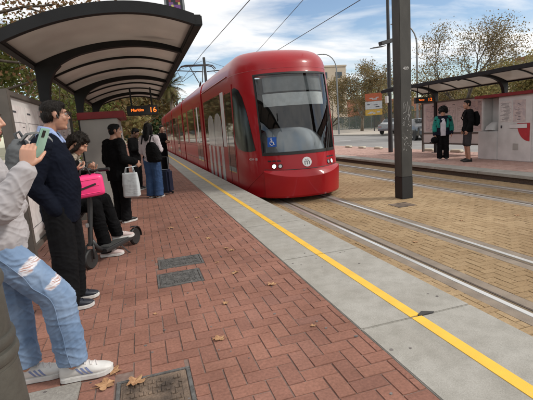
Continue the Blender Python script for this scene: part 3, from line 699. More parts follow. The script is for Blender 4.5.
# pixel sign above the roof
t = thing('mosaic_sign', 'small square pixel mosaic sign in a pale frame above the left shelter roof', 'sign', (.62, 5.55, 2.60))
b = MB(); b.box((-.125, -.012, .18), (.125, .012, .46)); b.build('frame', M['galv'], t, bevel=.003)
b = MB(); b.cyl((0, .03, 0), (0, .03, .40), .014, 8); b.build('stem', M['steel'], t)
pm = [mat('tile %d' % k, c, .3) for k, c in enumerate(((.012, .012, .014), (.16, .06, .22), (.50, .45, .12), (.55, .50, .50), (.06, .14, .02), (.22, .02, .03)))]
b = MB(); rd = random.Random(11)
for i in range(7):
    for j in range(8):
        edge = i in (0, 6) or j in (0, 7)
        b.cur = 0 if edge else rd.choice((0, 0, 1, 1, 2, 3, 4, 5))
        b.box((-.098 + i * .028, -.0165, .208 + j * .028), (-.098 + i * .028 + .0272, -.0125, .208 + j * .028 + .0272))
b.build('tiles', pm, t)

# far ticket machines
def far_machine(label, x, y0, y1, posters):
    t = thing('ticket_machine', label, 'ticket machine', (x, y0, ZF)); L = y1 - y0
    b = MB()
    if posters:
        b.box((0, 0, .0), (.75, L * .60, 1.86)); b.box((.0, L * .60 + .002, .0), (.75, L, .86)); b.box((.45, L * .60 + .002, .862), (.75, L - .1, 1.86)); b.box((.12, L - .098, .862), (.75, L, 1.86))
    else: b.box((0, 0, .07), (.75, L, 1.86)); b.cur = 1; b.box((.05, .05, 0), (.7, L - .05, .068)); b.cur = 0
    b.build('body', [M['white_cab'], M['rubber']], t, bevel=.02)
    if posters:
        b = MB(); b.box((-.10, -.06, 1.862), (.82, L + .06, 1.95)); b.build('top_band', M['redband'], t, bevel=.01)
        b = MB(); b.box((-.006, .22, 1.12), (-.001, .62, 1.72)); b.build('poster', M['paper2'], t)
        b = MB(); b.box((-.006, .66, 1.12), (-.001, 1.08, 1.72)); po = b.build('poster', M['paper'], t)
        q = MB(); rd = random.Random(2)
        for k in range(22): q.box((-.0085, .68 + rd.random() * .1, 1.15 + k * .024), (-.0065, .85 + rd.random() * .2, 1.157 + k * .024))
        for k in range(12): q.box((-.0085, .27 + rd.random() * .22, 1.18 + k * .04), (-.0065, .34 + rd.random() * .22, 1.19 + k * .04))
        q.build('print', M['ink'], po)
        # red quarter circle with a pale bar
        q = MB(); P = [(-.008, .07, 1.08)] + [(-.008, .07 + .40 * math.sin(a), 1.08 - .50 * math.cos(a)) for a in [math.pi / 2 * k / 14 for k in range(15)]]
        P2 = [(-.001, p[1], p[2]) for p in P]; n = len(P); q.add(P + P2, [tuple(range(n)), tuple(reversed(range(n, 2 * n)))] + [(i, (i + 1) % n, (i + 1) % n + n, i + n) for i in range(n)])
        q.build('red_quarter_disc', M['inkred'], t)
        q = MB(); q.box((-.016, .15, .94), (-.0085, .72, 1.06)); q.build('pale_bar', M['white_paint'], t, bevel=.004)
        q = MB(); q.box((-.01, .98, .95), (-.001, 1.03, 1.03)); q.build('coin_slot', M['ink'], t)
        q = MB(); q.box((-.008, .42, .33), (-.001, .60, .35)); q.box((-.008, .42, .49), (-.001, .60, .51)); q.box((-.008, .42, .35), (-.001, .44, .49)); q.box((-.008, .58, .35), (-.001, .60, .49)); q.box((-.006, .44, .35), (-.001, .58, .49)); q.build('vent', M['grey_cab'], t)
        q = MB(); q.loft([((.18, L * .60 + .38, .863), .2, .16), ((.20, L * .60 + .38, .95), .18, .15), ((.30, L * .60 + .38, 1.06), .15, .10)], (0, 1, 0), 16, 3); q.build('validator', M['white_cab'], t, smooth='auto')
        q = MB(); q.obox((.19, L * .60 + .38, 1.03), (.5, 0, .85), (0, 1, 0), (-.85, 0, .5), .06, .1, .004); q.build('screen', M['screen'], t)
    else:
        b = MB(); b.box((-.012, .62, 1.15), (-.001, 1.0, 1.68)); b.build('map_frame', M['boardframe'], t)
        b = MB(); b.box((-.016, .66, 1.19), (-.0125, .96, 1.64)); b.build('map_sheet', M['signyellow'], t)
        b = MB(); b.tube([(-.012, .98, .42), (-.012, .98, .98), (-.012, .93, 1.05), (-.012, .6, 1.05)], .008, 6); b.build('seam_trim', M['ink'], t)
        b = MB(); b.box((-.03, .60, .88), (-.001, .78, 1.0)); b.build('coin_tray', M['galv'], t, bevel=.006)
    return t
far_machine('white ticket machine with red top, posters and red quarter disc on far platform', 10.2, 8.72, 10.62, True)
far_machine('white ticket machine at the right picture edge with a yellow framed sheet', 10.15, 7.15, 8.42, False)

# ------------------------------------------------------------------ TRAM
XC, HW, NS = 3.445, 1.2, 2.2
def lerp_tab(tab, z):
    for (z0, v0), (z1, v1) in zip(tab[:-1], tab[1:]):
        if z <= z1: 
            u = max(0, min(1, (z - z0) / (z1 - z0))); return v0 + (v1 - v0) * u
    return tab[-1][1]
TIP = [(-.2, 8.36), (0., 8.33), (.35, 8.34), (.75, 8.44), (1.3, 8.52), (1.9, 8.63), (2.5, 8.78), (2.62, 8.83)]
def sp(x, p): return math.copysign(abs(x) ** p, x)
def tram_pt(phi, z, off=0., inset=0., finset=0.):
    """phi in degrees: -90 platform side, 0 nose, +90 far side"""
    a = rad(phi); T = lerp_tab(TIP, z) + finset
    x = XC + (HW - inset + off) * sp(math.sin(a), 2 / NS)
    y0 = 9.95 if z < .5 else lerp_tab([(.5, 9.95), (2.6, 10.28)], z)
    y = y0 - (y0 - T + off) * abs(math.cos(a)) ** (2 / NS)
    return V((x, y, z))
tram = thing('tram', 'red modern tram with rounded nose arriving along the platform edge', 'tram', (XC, 9.95, ZT))
TO = V((XC, 9.95, ZT))
def tb(b, name, m, parent=None, **k):
    p = parent or tram
    b.v = [tuple(V(v) - TO) for v in b.v]
    return b.build(name, m, p, **k)
M1 = 14.75
WP = 44.   # windscreen half angle
phis = sorted(set([-90 + 5 * i for i in range(37)] + [-WP, WP]))
zs = sorted(set([-.2, -.12, 0, .15, .3, .45, .6, .78, .95, 1.15, 1.35, 1.55, 1.75, 1.95, 2.15, 2.35, 2.50, 2.62]))
def contour(z, inset=0., finset=0.):
    pl = [V((XC - HW + inset, yy, z)) for yy in (M1, 13.2, 11.6)]
    pr = [V((XC + HW - inset, yy, z)) for yy in (11.6, 13.2, M1)]
    return pl + [tram_pt(p, z, 0, inset, finset) for p in phis] + pr
rows = [contour(z) for z in zs]
roofrows = []
for k in range(1, 9):
    a = math.pi / 2 * k / 8
    roofrows.append([V((p.x, p.y, 2.62 + .50 * math.sin(a))) for p in contour(2.62, .34 * (1 - math.cos(a)), .85 * (1 - math.cos(a)))])
allr = rows + roofrows; nC = len(allr[0])
sh = MB(); fs = []
for i in range(len(allr) - 1):
    for j in range(nC - 1):
        if i < len(rows) - 1 and .77 < zs[i] and zs[i + 1] < 2.51 and 3 <= j < 3 + len(phis) - 1:
            pj, pk = phis[j - 3], phis[j - 2]
            if pj >= -WP - .01 and pk <= WP + .01: continue
        fs.append((i * nC + j, i * nC + j + 1, (i + 1) * nC + j + 1, (i + 1) * nC + j))
fs.append(tuple((len(allr) - 1) * nC + j for j in range(nC)))
fs.append(tuple(reversed(range(nC))))
sh.add([p for r in allr for p in r], fs)
body = tb(sh, 'cab_body', M['red'], smooth='auto')
def patch(poly, off, thick=.012, step=(4., .12), inset_z=None):
    """a sheet on the nose surface: polygon in (phi, z), lifted by off, with a rim back to the shell"""
    bm = bmesh.new(); vs = [bm.verts.new((p[0], p[1], 0)) for p in poly]; bm.faces.new(vs)
    x0, x1 = min(p[0] for p in poly), max(p[0] for p in poly); z0, z1 = min(p[1] for p in poly), max(p[1] for p in poly)
    k = x0 + step[0]
    while k < x1: bmesh.ops.bisect_plane(bm, geom=bm.verts[:] + bm.edges[:] + bm.faces[:], plane_co=(k, 0, 0), plane_no=(1, 0, 0)); k += step[0]
    k = z0 + step[1]
    while k < z1: bmesh.ops.bisect_plane(bm, geom=bm.verts[:] + bm.edges[:] + bm.faces[:], plane_co=(0, k, 0), plane_no=(0, 1, 0)); k += step[1]
    for f in bm.faces: f.normal_update()
    b = MB(); bm.verts.index_update(); P = [(v.co.x, v.co.y) for v in bm.verts]
    n = len(P); b.add([tram_pt(p[0], p[1], off) for p in P] + [tram_pt(p[0], p[1], off - thick) for p in P], [])
    for f in bm.faces: b.f.append(tuple(v.index for v in f.verts)); b.mi.append(0)
    for e in bm.edges:
        if len(e.link_faces) == 1:
            i, j = e.verts[0].index, e.verts[1].index; b.f.append((i, j, j + n, i + n)); b.mi.append(0)
    bm.free(); return b
# windscreen frame (black), glass, interior
fr_out = [(-WP - 1.4, .735), (-20, .70), (0, .69), (20, .70), (WP + 1.4, .735), (WP + 1.4, 2.53), (-WP - 1.4, 2.53)]
b = MB()
def ring_strip(outer, inner_, off0, off1):
    n = len(outer); b = MB()
    b.add([tram_pt(p[0], p[1], off0) for p in outer] + [tram_pt(p[0], p[1], off0) for p in inner_] + [tram_pt(p[0], p[1], off1) for p in outer] + [tram_pt(p[0], p[1], off1) for p in inner_],
          [(i, (i + 1) % n, (i + 1) % n + n, i + n) for i in range(n)] + [(i, (i + 1) % n, (i + 1) % n + 2 * n, i + 2 * n) for i in range(n)] + [(i + n, (i + 1) % n + n, (i + 1) % n + 3 * n, i + 3 * n) for i in range(n)])
    return b
def rect_path(w, z0, z1, k=16):
    P = [(-w + 2 * w * i / k, z0) for i in range(k)] + [(w, z0 + (z1 - z0) * i / k) for i in range(k)] + [(w - 2 * w * i / k, z1) for i in range(k)] + [(-w, z1 - (z1 - z0) * i / k) for i in range(k)]
    return P
tb(ring_strip(rect_path(WP + .7, .735, 2.525), rect_path(WP - 1.0, .80, 2.485), .012, -.02), 'windscreen_frame', M['rubber'], smooth='auto')
ws = patch([(-WP + .5, .76), (WP - .5, .76), (WP - .5, 2.505), (-WP + .5, 2.505)], .004, .006, (4., .15))
ws = MB()
gp = [-WP + .5 + (2 * WP - 1) * i / 20 for i in range(21)]; gz = [.76 + (2.505 - .76) * i / 12 for i in range(13)]
ws.add([tram_pt(p, z, -.002) for z in gz for p in gp], [(i * 21 + j, i * 21 + j + 1, (i + 1) * 21 + j + 1, (i + 1) * 21 + j) for i in range(12) for j in range(20)])
glass = tb(ws, 'windscreen', M['windshield'], smooth=True)
# interior of the cab
b = MB(); b.box((XC - 1.12, 10.6, .3), (XC + 1.12, 10.64, 2.6)); tb(b, 'cab_bulkhead', M['interior'])
b = MB(); b.box((XC - 1.1, 9.3, .35), (XC + 1.1, 10.59, .40)); tb(b, 'cab_floor', M['interior'])
def inner_sheet(p0, p1, z0, z1, off, n=14):
    b = MB(); P = [p0 + (p1 - p0) * i / n for i in range(n + 1)]
    top = [tram_pt(p, z1, off) for p in P]; bot = [tram_pt(p, z0, off) for p in P]; k = n + 1
    t2 = [v + V((0, .01, 0)) for v in top]; b2 = [v + V((0, .01, 0)) for v in bot]
    b.add(bot + top + b2 + t2, [(i, i + 1, k + i + 1, k + i) for i in range(n)] + [(2 * k + i, 2 * k + i + 1, 3 * k + i + 1, 3 * k + i) for i in range(n)] + [(i, i + 1, 2 * k + i + 1, 2 * k + i) for i in range(n)] + [(k + i, k + i + 1, 3 * k + i + 1, 3 * k + i) for i in range(n)]); return b
tb(inner_sheet(-36, 40, 2.12, 2.44, -.10), 'upper_blind', M['blind2'])
tb(inner_sheet(-38, 40, 1.80, 2.08, -.09), 'sun_blind', M['blind'])
b = MB()
for i, (z, hw, dpt) in enumerate(((.62, .78, .10), (.95, .76, .16), (1.12, .68, .24), (1.22, .48, .34), (1.27, .22, .44))):
    pass
R = []
for k in range(9):
    a = math.pi / 2 * k / 8; hw = .80 * math.cos(a) ** .6 + .02; z = .70 + .62 * math.sin(a); dep = .22 + .35 * (1 - math.cos(a))
    yb = lerp_tab(TIP, z)
    R.append([V((XC + hw * math.cos(t), yb + dep + .55 - .45 * math.sqrt(max(0, 1 - math.cos(t) ** 2)) if math.sin(t) < 0 else yb + dep + .9, z)) for t in [math.pi + math.pi * j / 12 for j in range(13)]] )
b.rings(R); tb(b, 'dashboard', M['dash'], smooth='auto')
b = MB(); b.loft([((XC + .1, 10.1, .45), .24, .12), ((XC + .1, 10.2, 1.0), .24, .1), ((XC + .1, 10.3, 1.6), .17, .06), ((XC + .1, 10.3, 1.75), .12, .05)], (1, 0, 0), 16, 3); tb(b, 'driver_seat', M['blackcloth'], smooth='auto')
# corner windows
sw = []
for (p, z) in ((-52.5, .86), (-56, 1.35), (-59, 1.75), (-63, 2.08), (-68, 2.26), (-75, 2.33), (-84, 2.30), (-89, 2.24), (-89.5, 1.9), (-89.5, 1.25), (-88, 1.02), (-82, .90), (-70, .84), (-60, .83)): sw.append((p, z))
tb(patch(sw, .008, .02), 'corner_window', M['glass_corner'], smooth='auto')
tb(patch([(-p, z) for p, z in sw][::-1], .008, .02), 'corner_window', M['glass_corner'], smooth='auto')
# bumper
b = MB(); n = 30; cols_ = []
for i in range(n + 1):
    ph = -43.5 + 87 * i / n; e = math.cos(math.pi * (i / n - .5)); zt = .425 - .02 * e; zd = .405 - .15 * e ** .8
    cols_.append([tram_pt(ph, z, o) for z, o in ((-.2, -.02), (-.2, .045), (-.16, .062), (zd - .10, .080), (zd - .008, .086), (zd, .082), ((zd + zt) / 2, .044), (zt - .006, .008), (zt, .002), (zt, -.03))])
b.rings(cols_); bo_ = tb(b, 'bumper', M['red'], smooth=True); bo_.data.set_sharp_from_angle(angle=rad(17))
b = MB(); b.tube([tram_pt(-44 + 88 * i / n, .428 - .02 * math.cos(math.pi * (i / n - .5)), .001) for i in range(n + 1)], .009, 5); tb(b, 'bumper_gap', M['rubber'])
# seams
for s in (-1, 1):
    b = MB(); b.tube([tram_pt(s * (44 + .35 * k), .42 - .006 * k, .002) for k in range(0, 120, 4)], .006, 5)
    tb(b, 'panel_seam', M['reddark'])
# headlights, slots, badge
def on_nose(phi, z, off=.0):
    p = tram_pt(phi, z, off); q = tram_pt(phi + .5, z, off); r = tram_pt(phi, z + .01, off)
    x = (q - p).normalized(); y = (r - p).normalized(); n = x.cross(y).normalized(); y = n.cross(x).normalized()
    if n.y > 0: n = -n
    return p, x, y, n
def disc(b, c, n, r, th, k=24): b.cyl(V(c) - n * .01, V(c) + n * th, r, k); return b
for s in (-1, 1):
    for dphi, r, m, nm in ((0, .046, M['lamp'], 'headlight'), (-6.5, .038, M['lampoff'], 'fog_lamp')):
        p, x, y, n = on_nose(s * (33 + dphi), .50, .0)
        b = MB(); b.lathe([(r + .014, -.02), (r + .014, .008), (r, .010), (r, -.01)], p, 20, n); h = tb(b, nm, M['rubber'], smooth='auto')
        b = MB(); disc(b, p, n, r - .002, .006); b.v = [tuple(V(v) - TO) for v in b.v]; b.build('lens', m, h)
    for k in range(3):
        ph = s * (37 - 5 * k)
        b = patch(sorted([(ph - 2, .60), (ph + 2, .60)]) + [(ph + 1.4, .63), (ph - 2.4, .63)], .006, .012, (2, .1)); tb(b, 'indicator_slot', M['rubber'])
p, x, y, n = on_nose(0, .555)
b = MB(); disc(b, p, n, .108, .006, 36); bd = tb(b, 'badge', M['white_paint'])
text_mesh('badge_letter', 'm', .19, M['ink'], bd, Matrix.Translation(-TO) @ basis(p + n * .008 + V((0, 0, -.008)), (1, 0, 0), y), .001)
b = MB(); q = p + n * .008
for dx in (-.025, .022): b.cyl(q + V((dx, 0, .052)) - n * .002, q + V((dx, 0, .052)) + n * .001, .011, 10)
b.v = [tuple(V(v) - TO) for v in b.v]; b.build('badge_dots', M['ink'], bd)
# fleet number
p, x, y, n = on_nose(-57, .66)
text_mesh('fleet_number', '4214 · 05', .075, M['white_paint'], tram, Matrix.Translation(-TO) @ basis(p + n * .004, x, y), .001)
# wheelchair sign
p, x, y, n = on_nose(-32, 1.03, -.0)
b = MB(); b.obox(p + n * .006, x, y, n, .105, .105, .002); ws_ = tb(b, 'wheelchair_sign', M['blue_sign'])
b = MB(); q = p + n * .0095; x = x * .84; y = y * .84
def icon(pts, r): b.tube([q + x * a + y * c for a, c in pts], r, 6)
icon([(-.005 + .055 * math.cos(t), -.03 + .055 * math.sin(t)) for t in [rad(120 + 24 * k) for k in range(11)]], .007)
icon([(-.02, .055), (-.015, -.005), (.035, -.005), (.055, -.065), (.075, -.058)], .009); icon([(-.018, .028), (.025, .026)], .007); b.cyl(q + x * -.022 + y * .08 - n * .003, q + x * -.022 + y * .08 + n * .003, .016, 12)
b.v = [tuple(V(v) - TO) for v in b.v]; b.build('wheelchair_symbol', M['white_paint'], ws_)
# wiper
b = MB(); b.tube([tram_pt(26, .74, .05), tram_pt(32, 1.1, .04), tram_pt(38, 1.5, .035)], .012, 6); b.tube([tram_pt(25.5, .85, .02), tram_pt(33, 1.25, .02), tram_pt(41.5, 1.85, .02)], .010, 6); tb(b, 'wiper', M['rubber'])
# side equipment on the platform side
XS = XC - HW
def side_box(b, y0, y1, z0, z1, out=.006, far=False):
    if far: return b.box((XC + HW - .01, y0, z0), (XC + HW + out, y1, z1))
    return b.box((XS - out, y0, z0), (XS + .01, y1, z1))
for far in (False, True):
    d = MB(); side_box(d, 9.98, 11.45, -.05, 2.44, .010, far); dr = tb(d, 'door', M['red'], bevel=.006)
    d = MB(); side_box(d, 10.08, 10.70, .28, 2.26, .016, far); side_box(d, 10.76, 10.94, .28, 2.26, .016, far); d.v = [tuple(V(v) - TO) for v in d.v]; d.build('door_glass', M['glass_dark'], dr)
    d = MB(); side_box(d, 11.02, 11.41, .92, 2.36, .017, far); d.v = [tuple(V(v) - TO) for v in d.v]; d.build('white_panel', M['white_paint'], dr)
    d = MB(); side_box(d, 10.725, 10.735, 0, 2.3, .018, far); d.v = [tuple(V(v) - TO) for v in d.v]; d.build('door_seam', M['rubber'], dr)
    d = MB(); side_box(d, 11.55, 14.55, .90, 2.34, .007, far); tb(d, 'side_window', M['glass_dark'], bevel=.003)
# white m shaped arches of the livery: two humps over the window, bars down the flank
b = MB()
def side_poly(P, o0, o1):
    n = len(P); b.add([(XS - o1, p[0], p[1]) for p in P] + [(XS - o0, p[0], p[1]) for p in P], [tuple(range(n)), tuple(reversed(range(n, 2 * n)))] + [(i, (i + 1) % n, (i + 1) % n + n, i + n) for i in range(n)])
for yc in (12.15, 13.35):
    w = .56; top = 1.86
    side_poly([(yc - w, .905), (yc - w, top - .42)] + [(yc - w * math.cos(a), top - .42 + .42 * math.sin(a)) for a in [math.pi * i / 12 for i in range(1, 12)]] + [(yc + w, top - .42), (yc + w, .905)], .0075, .012)
for yc in (11.78, 12.50, 13.22, 13.94):
    side_poly([(yc - .19, -.15), (yc + .19, -.15), (yc + .19, .897), (yc - .19, .897)], .0005, .006)
tb(b, 'white_livery_arches', M['livery'])
# following modules
def module(y0, y1, wins, doors):
    b = MB(); R = []
    prof = [(-HW, -.2), (-HW, 2.62)] + [(-HW + .34 * (1 - math.cos(a)), 2.62 + .50 * math.sin(a)) for a in [math.pi / 2 * k / 6 for k in range(1, 7)]]
    prof = prof + [(-x, z) for x, z in reversed(prof)]
    b.rings([[V((XC + x, yy, z)) for x, z in prof] for yy in (y0, y1)]); tb(b, 'module_body', M['red'], smooth='auto')
    for (a, c) in wins:
        for far in (False, True):
            d = MB(); side_box(d, a, c, .90, 2.34, .007, far); tb(d, 'side_window', M['glass_dark'], bevel=.003)
    for (a, c) in doors:
        for far in (False, True):
            d = MB(); side_box(d, a, c, -.05, 2.44, .010, far); dr = tb(d, 'door', M['red'], bevel=.006)
            mid = (a + c) / 2
            d = MB(); side_box(d, a + .08, mid - .03, .25, 2.28, .016, far); side_box(d, mid + .03, c - .08, .25, 2.28, .016, far); d.v = [tuple(V(v) - TO) for v in d.v]; d.build('door_glass', M['glass_dark'], dr)
            d = MB(); side_box(d, mid - .16, mid + .16, .95, 2.30, .019, far); d.v = [tuple(V(v) - TO) for v in d.v]; d.build('white_panel', M['white_paint'], dr) if a < 17 else None
def bellows(y0, y1):
    b = MB(); R = []
    k = 7
    for i in range(k * 2 + 1):
        yy = y0 + (y1 - y0) * i / (k * 2); hw = HW - (.05 if i % 2 else .10)
        R.append([V((XC + x, yy, z)) for x, z in ((-hw, -.1), (-hw, 2.7), (-hw + .25, 2.9), (hw - .25, 2.9), (hw, 2.7), (hw, -.1))])
    b.rings(R); tb(b, 'articulation_bellows', M['rubber'])
bellows(14.752, 15.1)
module(15.102, 21.8, [(17.5, 19.6), (20.2, 21.6)], [(15.5, 17.1)])
bellows(21.802, 22.2); module(22.202, 28.6, [(22.5, 24.4), (26.4, 28.3)], [(24.7, 26.1)])
bellows(28.602, 29.0); module(29.002, 35.6, [(29.3, 31.2), (33.2, 35.3)], [(31.5, 32.9)])
bellows(35.602, 36.0); module(36.002, 42, [(36.3, 38.5)], [(39, 40.5)])
b = MB()
for yy in (11.8, 18.5, 25.4, 32.2, 38.8):
    for s in (-1, 1):
        for dy in (-.9, .9): b.cyl((XC + s * .47, yy + dy, ZT + .30), (XC + s * .57, yy + dy, ZT + .30), .29, 20)
tb(b, 'wheels', M['rust_and_shade'])
b = MB()
for (y0, y1) in ((11.5, 14.2), (15.6, 20), (23, 28), (30, 35)): b.box((XC - .70, y0, 3.121), (XC + .70, y1, 3.2))
tb(b, 'roof_equipment', M['reddark'], bevel=.04)
# grab rail at the corner of the roof and rain gutter
b = MB(); b.tube([(XS - .012, 10.4, 2.66), (XS - .012, 14.7, 2.66)], .012, 6); tb(b, 'rain_gutter', M['red'])
for yy0, yy1 in ((10.5, 14.74), (15.11, 21.79), (22.21, 28.59), (29.01, 35.59)):
    b = MB(); b.box((XS - .0035, yy0, .30), (XS + .004, yy1, .312)); b.box((XS - .0035, yy0, .82), (XS + .004, yy1, .828)); tb(b, 'skirt_seam', M['rubber'])
for yy in (12.2, 13.6, 17.4, 18.9, 20.3, 23.6, 24.9, 27.3, 30.4, 33.8):
    b = MB(); b.box((XS - .003, yy, -.19), (XS + .004, yy + .010, .299)); tb(b, 'skirt_seam', M['rubber'])
b = MB(); b.tube([tram_pt(p, 2.62, .0) for p in range(-88, 89, 4)], .004, 5); tb(b, 'roof_seam', M['reddark'])
# pantograph
b = MB(); yb = 23.3; zc = 4.93
b.tube([(XC, yb + .9, 3.15), (XC, yb - .8, 3.95)], .05, 8); b.tube([(XC - .1, yb - .8, 3.95), (XC - .35, yb + .2, zc - .05)], .028, 6); b.tube([(XC + .1, yb - .8, 3.95), (XC + .35, yb + .2, zc - .05)], .028, 6)
for dy in (-.15, .2): b.tube([(XC - 1.0, yb + dy, zc - .22), (XC - .85, yb + dy, zc - .05), (XC - .6, yb + dy, zc), (XC + .6, yb + dy, zc), (XC + .85, yb + dy, zc - .05), (XC + 1.0, yb + dy, zc - .22)], .03, 6)
b.box((XC - .5, yb + .4, 3.02), (XC + .5, yb + 1.3, 3.2)); tb(b, 'pantograph', M['pole'])

# ------------------------------------------------------------------ OVERHEAD LINE
def cat_pole(label, y, arm=True, number=None, half=.128, group='catenary poles between the tracks'):
    t = thing('catenary_pole', label, 'pole', (5.185, y, ZT), 0, group)
    b = MB(); b.box((-half, -half, .46), (half, half, 7.0)); b.build('shaft', M['postgrey'] if number else M['pole'], t, bevel=.008)
    b = MB(); b.box((-half - .002, -half - .002, 0), (half + .002, half + .002, .458)); b.build('base', M['postblack'], t, bevel=.006)
    if arm:
        for s in (-1, 1):
            a = MB(); a.tube([(s * .13, 0, 6.0), (s * 2.3, 0, 6.15)], .035, 8); a.tube([(s * .13, 0, 6.75), (s * 1.9, 0, 6.16)], .012, 6); a.tube([(s * 2.0, 0, 6.1), (s * 1.72, 0, 5.32)], .018, 6); a.tube([(s * .6, 0, 6.03), (s * 1.72, 0, 5.34)], .018, 6)
            a.build('bracket_arm', M['pole'], t)
    if number:
        text_mesh('post_number', number, .085, M['white_board'], t, basis((.0, -.1305, 2.62), (1, 0, 0), (0, 0, 1)), .001)
        rd = random.Random(4); s = MB()
        for k in range(46):
            x = rd.uniform(-.10, .11); z = 1.0 + abs(rd.gauss(0, .42)); w = rd.uniform(.003, .010)
            s.box((x, -.1300, z), (x + w, -.1288, z + rd.uniform(.004, .03)))
        for (pts) in ([(-.07, 1.95), (-.06, 1.8), (-.02, 1.93)], [(-.08, 1.75), (-.01, 1.78), (.03, 1.98), (.05, 1.7)], [(-.04, 1.62), (.0, 1.7), (.03, 1.6), (.07, 1.72)], [(-.09, 1.55), (-.05, 1.6), (-.06, 1.5)], [(.06, 1.9), (.09, 1.75), (.05, 1.64)]):
            s.tube([(x, -.129, z) for x, z in pts], .003, 4)
        s.build('scratches', M['white_board'], t)
    return t
cat_pole('tall square grey steel post with black base, standing between the tracks in front', 7.38, True, '409')
cat_pole('distant catenary pole showing over the roof of the red tram', 31.2, half=.085)
cat_pole('far catenary pole hidden behind the tail of the red tram', 55.0, half=.085)
def wire(label, pts, r=.011, ins=None):
    t = thing('overhead_wire', label, 'wire', (0, 0, 0), 0, 'overhead wires')
    b = MB(); b.tube(pts, r, 6); b.build('cable', M['wire'], t)
    if ins:
        a, c = V(ins[0]), V(ins[1]); b = MB(); d = (c - a).normalized()
        b.tube([a, a + (c - a) * .15, a + (c - a) * .5, a + (c - a) * .85, c], [.015, .035, .045, .035, .015], 8); b.build('insulator', M['rubber'], t)
wire('contact wire above the arriving red tram, leftmost in the sky', [(3.75, -4, 5.0), (3.62, 7.4, 4.98), (3.3, 20, 4.98), (3.3, 31.2, 4.98), (3.6, 55, 4.98), (3.45, 120, 4.98)], .012)
wire('contact wire above the far track, rightmost in the sky', [(7.25, -4, 5.05), (7.15, 7.4, 5.05), (6.98, 20.4, 5.02), (6.9, 31.2, 5.0), (7.0, 55, 5), (7.0, 120, 5)], .012)
wire('slanting span wire with a black insulator, between the two contact wires', [(4.7, 6.0, 4.92), (5.43, 12.8, 5.2), (6.3, 21.0, 5.22), (7.0, 31.2, 5.6)], .009, ((5.03, 14.1 - 5.1, 5.05 - .01), (5.2, 10.65, 5.11)))

# pole with loudspeaker on far platform
t = thing('speaker_pole', 'slim tapering dark pole with a bracket box, behind the big grey post', 'pole', (10.5, 15.85, ZF))
b = MB(); b.tube([(0, 0, 0), (0, 0, 6.3)], [.10, .062], 12); b.build('shaft', M['pole'], t, smooth='auto')
b = MB(); b.obox((-.12, -.15, 4.62), (.96, .1, .22), (-.1, 1, 0), (-.22, 0, .97), .42, .11, .08); b.build('bracket_box', M['pole'], t, bevel=.015)
b = MB(); b.obox((-.55, -.05, 4.42), (.97, .1, .12), (-.1, 1, 0), (-.12, 0, 1), .30, .14, .012); b.build('bracket_plate', M['pole'], t)
b = MB(); b.box((-.20, -.08, 2.12), (-.10, .04, 2.42)); b.build('sensor', M['white_cab'], t, bevel=.01)

# street lamps
def street_lamp(label, base, h, dx, dy):
    t = thing('street_lamp', label, 'street lamp', base, 0, 'street lamps across the road'); D = V((dx, dy, 0)); L = D.length
    b = MB(); pts = [V((0, 0, 0)), V((0, 0, h * .80))] + [D * (1 - math.cos(a)) * .62 + V((0, 0, h * .80 + h * .185 * math.sin(a))) for a in [math.pi / 2 * k / 6 for k in range(1, 7)]]
    b.tube(pts, [.10, .075] + [.06] * 6, 10); b.build('mast', M['galv'], t, smooth='auto')
    b = MB(); e = pts[-1]; d = D.normalized(); b.loft([(e - d * .05, .05, .04), (e + d * .1, .12, .05), (e + d * .5, .13, .06), (e + d * .75, .06, .03)], d.cross(V((0, 0, 1))), 12, 2.5); b.build('lamp_head', M['galv'], t, smooth='auto')
street_lamp('curved grey street lamp rising behind the big grey post', (22.9, 30.5, -.17), 9.2, -2.2, .6)
street_lamp('curved grey street lamp beside the beige tower, right of the tram nose', (23.3, 46.0, -.17), 9.6, -2.3, .7)

# ------------------------------------------------------------------ FIGURES
UP = V((0, 0, 1))
def head(B, c, f, s=1., up=UP):
    """skull, brow, nose, lips, jaw and ears around c, looking along f"""
    f = V(f).normalized(); r = f.cross(up).normalized(); u = r.cross(f).normalized(); A = (r, f, u); c = V(c)
    P = lambda x, y, z: c + (r * x + f * y + u * z) * s
    E = lambda x, y, z, a, b_, d: B.ell(P(x, y, z), (a * s, b_ * s, d * s), A, 16, 11)
    E(0, -.012, .03, .074, .094, .084); E(0, .022, -.03, .062, .073, .092); E(0, .03, -.08, .05, .052, .042); B.cap(P(-.010, .072, -.100), P(.010, .072, -.100), .0165 * s, .0165 * s); E(0, .052, -.062, .038, .036, .040)
    B.cap(P(0, .086, .018), P(0, .1085, -.020), .0075 * s, .0098 * s); B.cap(P(-.009, .096, -.026), P(.009, .096, -.026), .0078 * s, .0078 * s)
    B.cap(P(-.034, .074, .034), P(.034, .074, .034), .0115 * s, .0115 * s)
    for k in (-1, 1):
        E(k * .036, .056, -.024, .026, .026, .028); E(k * .074, -.006, -.004, .010, .019, .031)
    B.cap(P(-.016, .0865, -.056), P(.016, .0865, -.056), .0062 * s, .0062 * s); B.cap(P(-.013, .085, -.067), P(.013, .085, -.067), .0070 * s, .0070 * s)
    return P, A
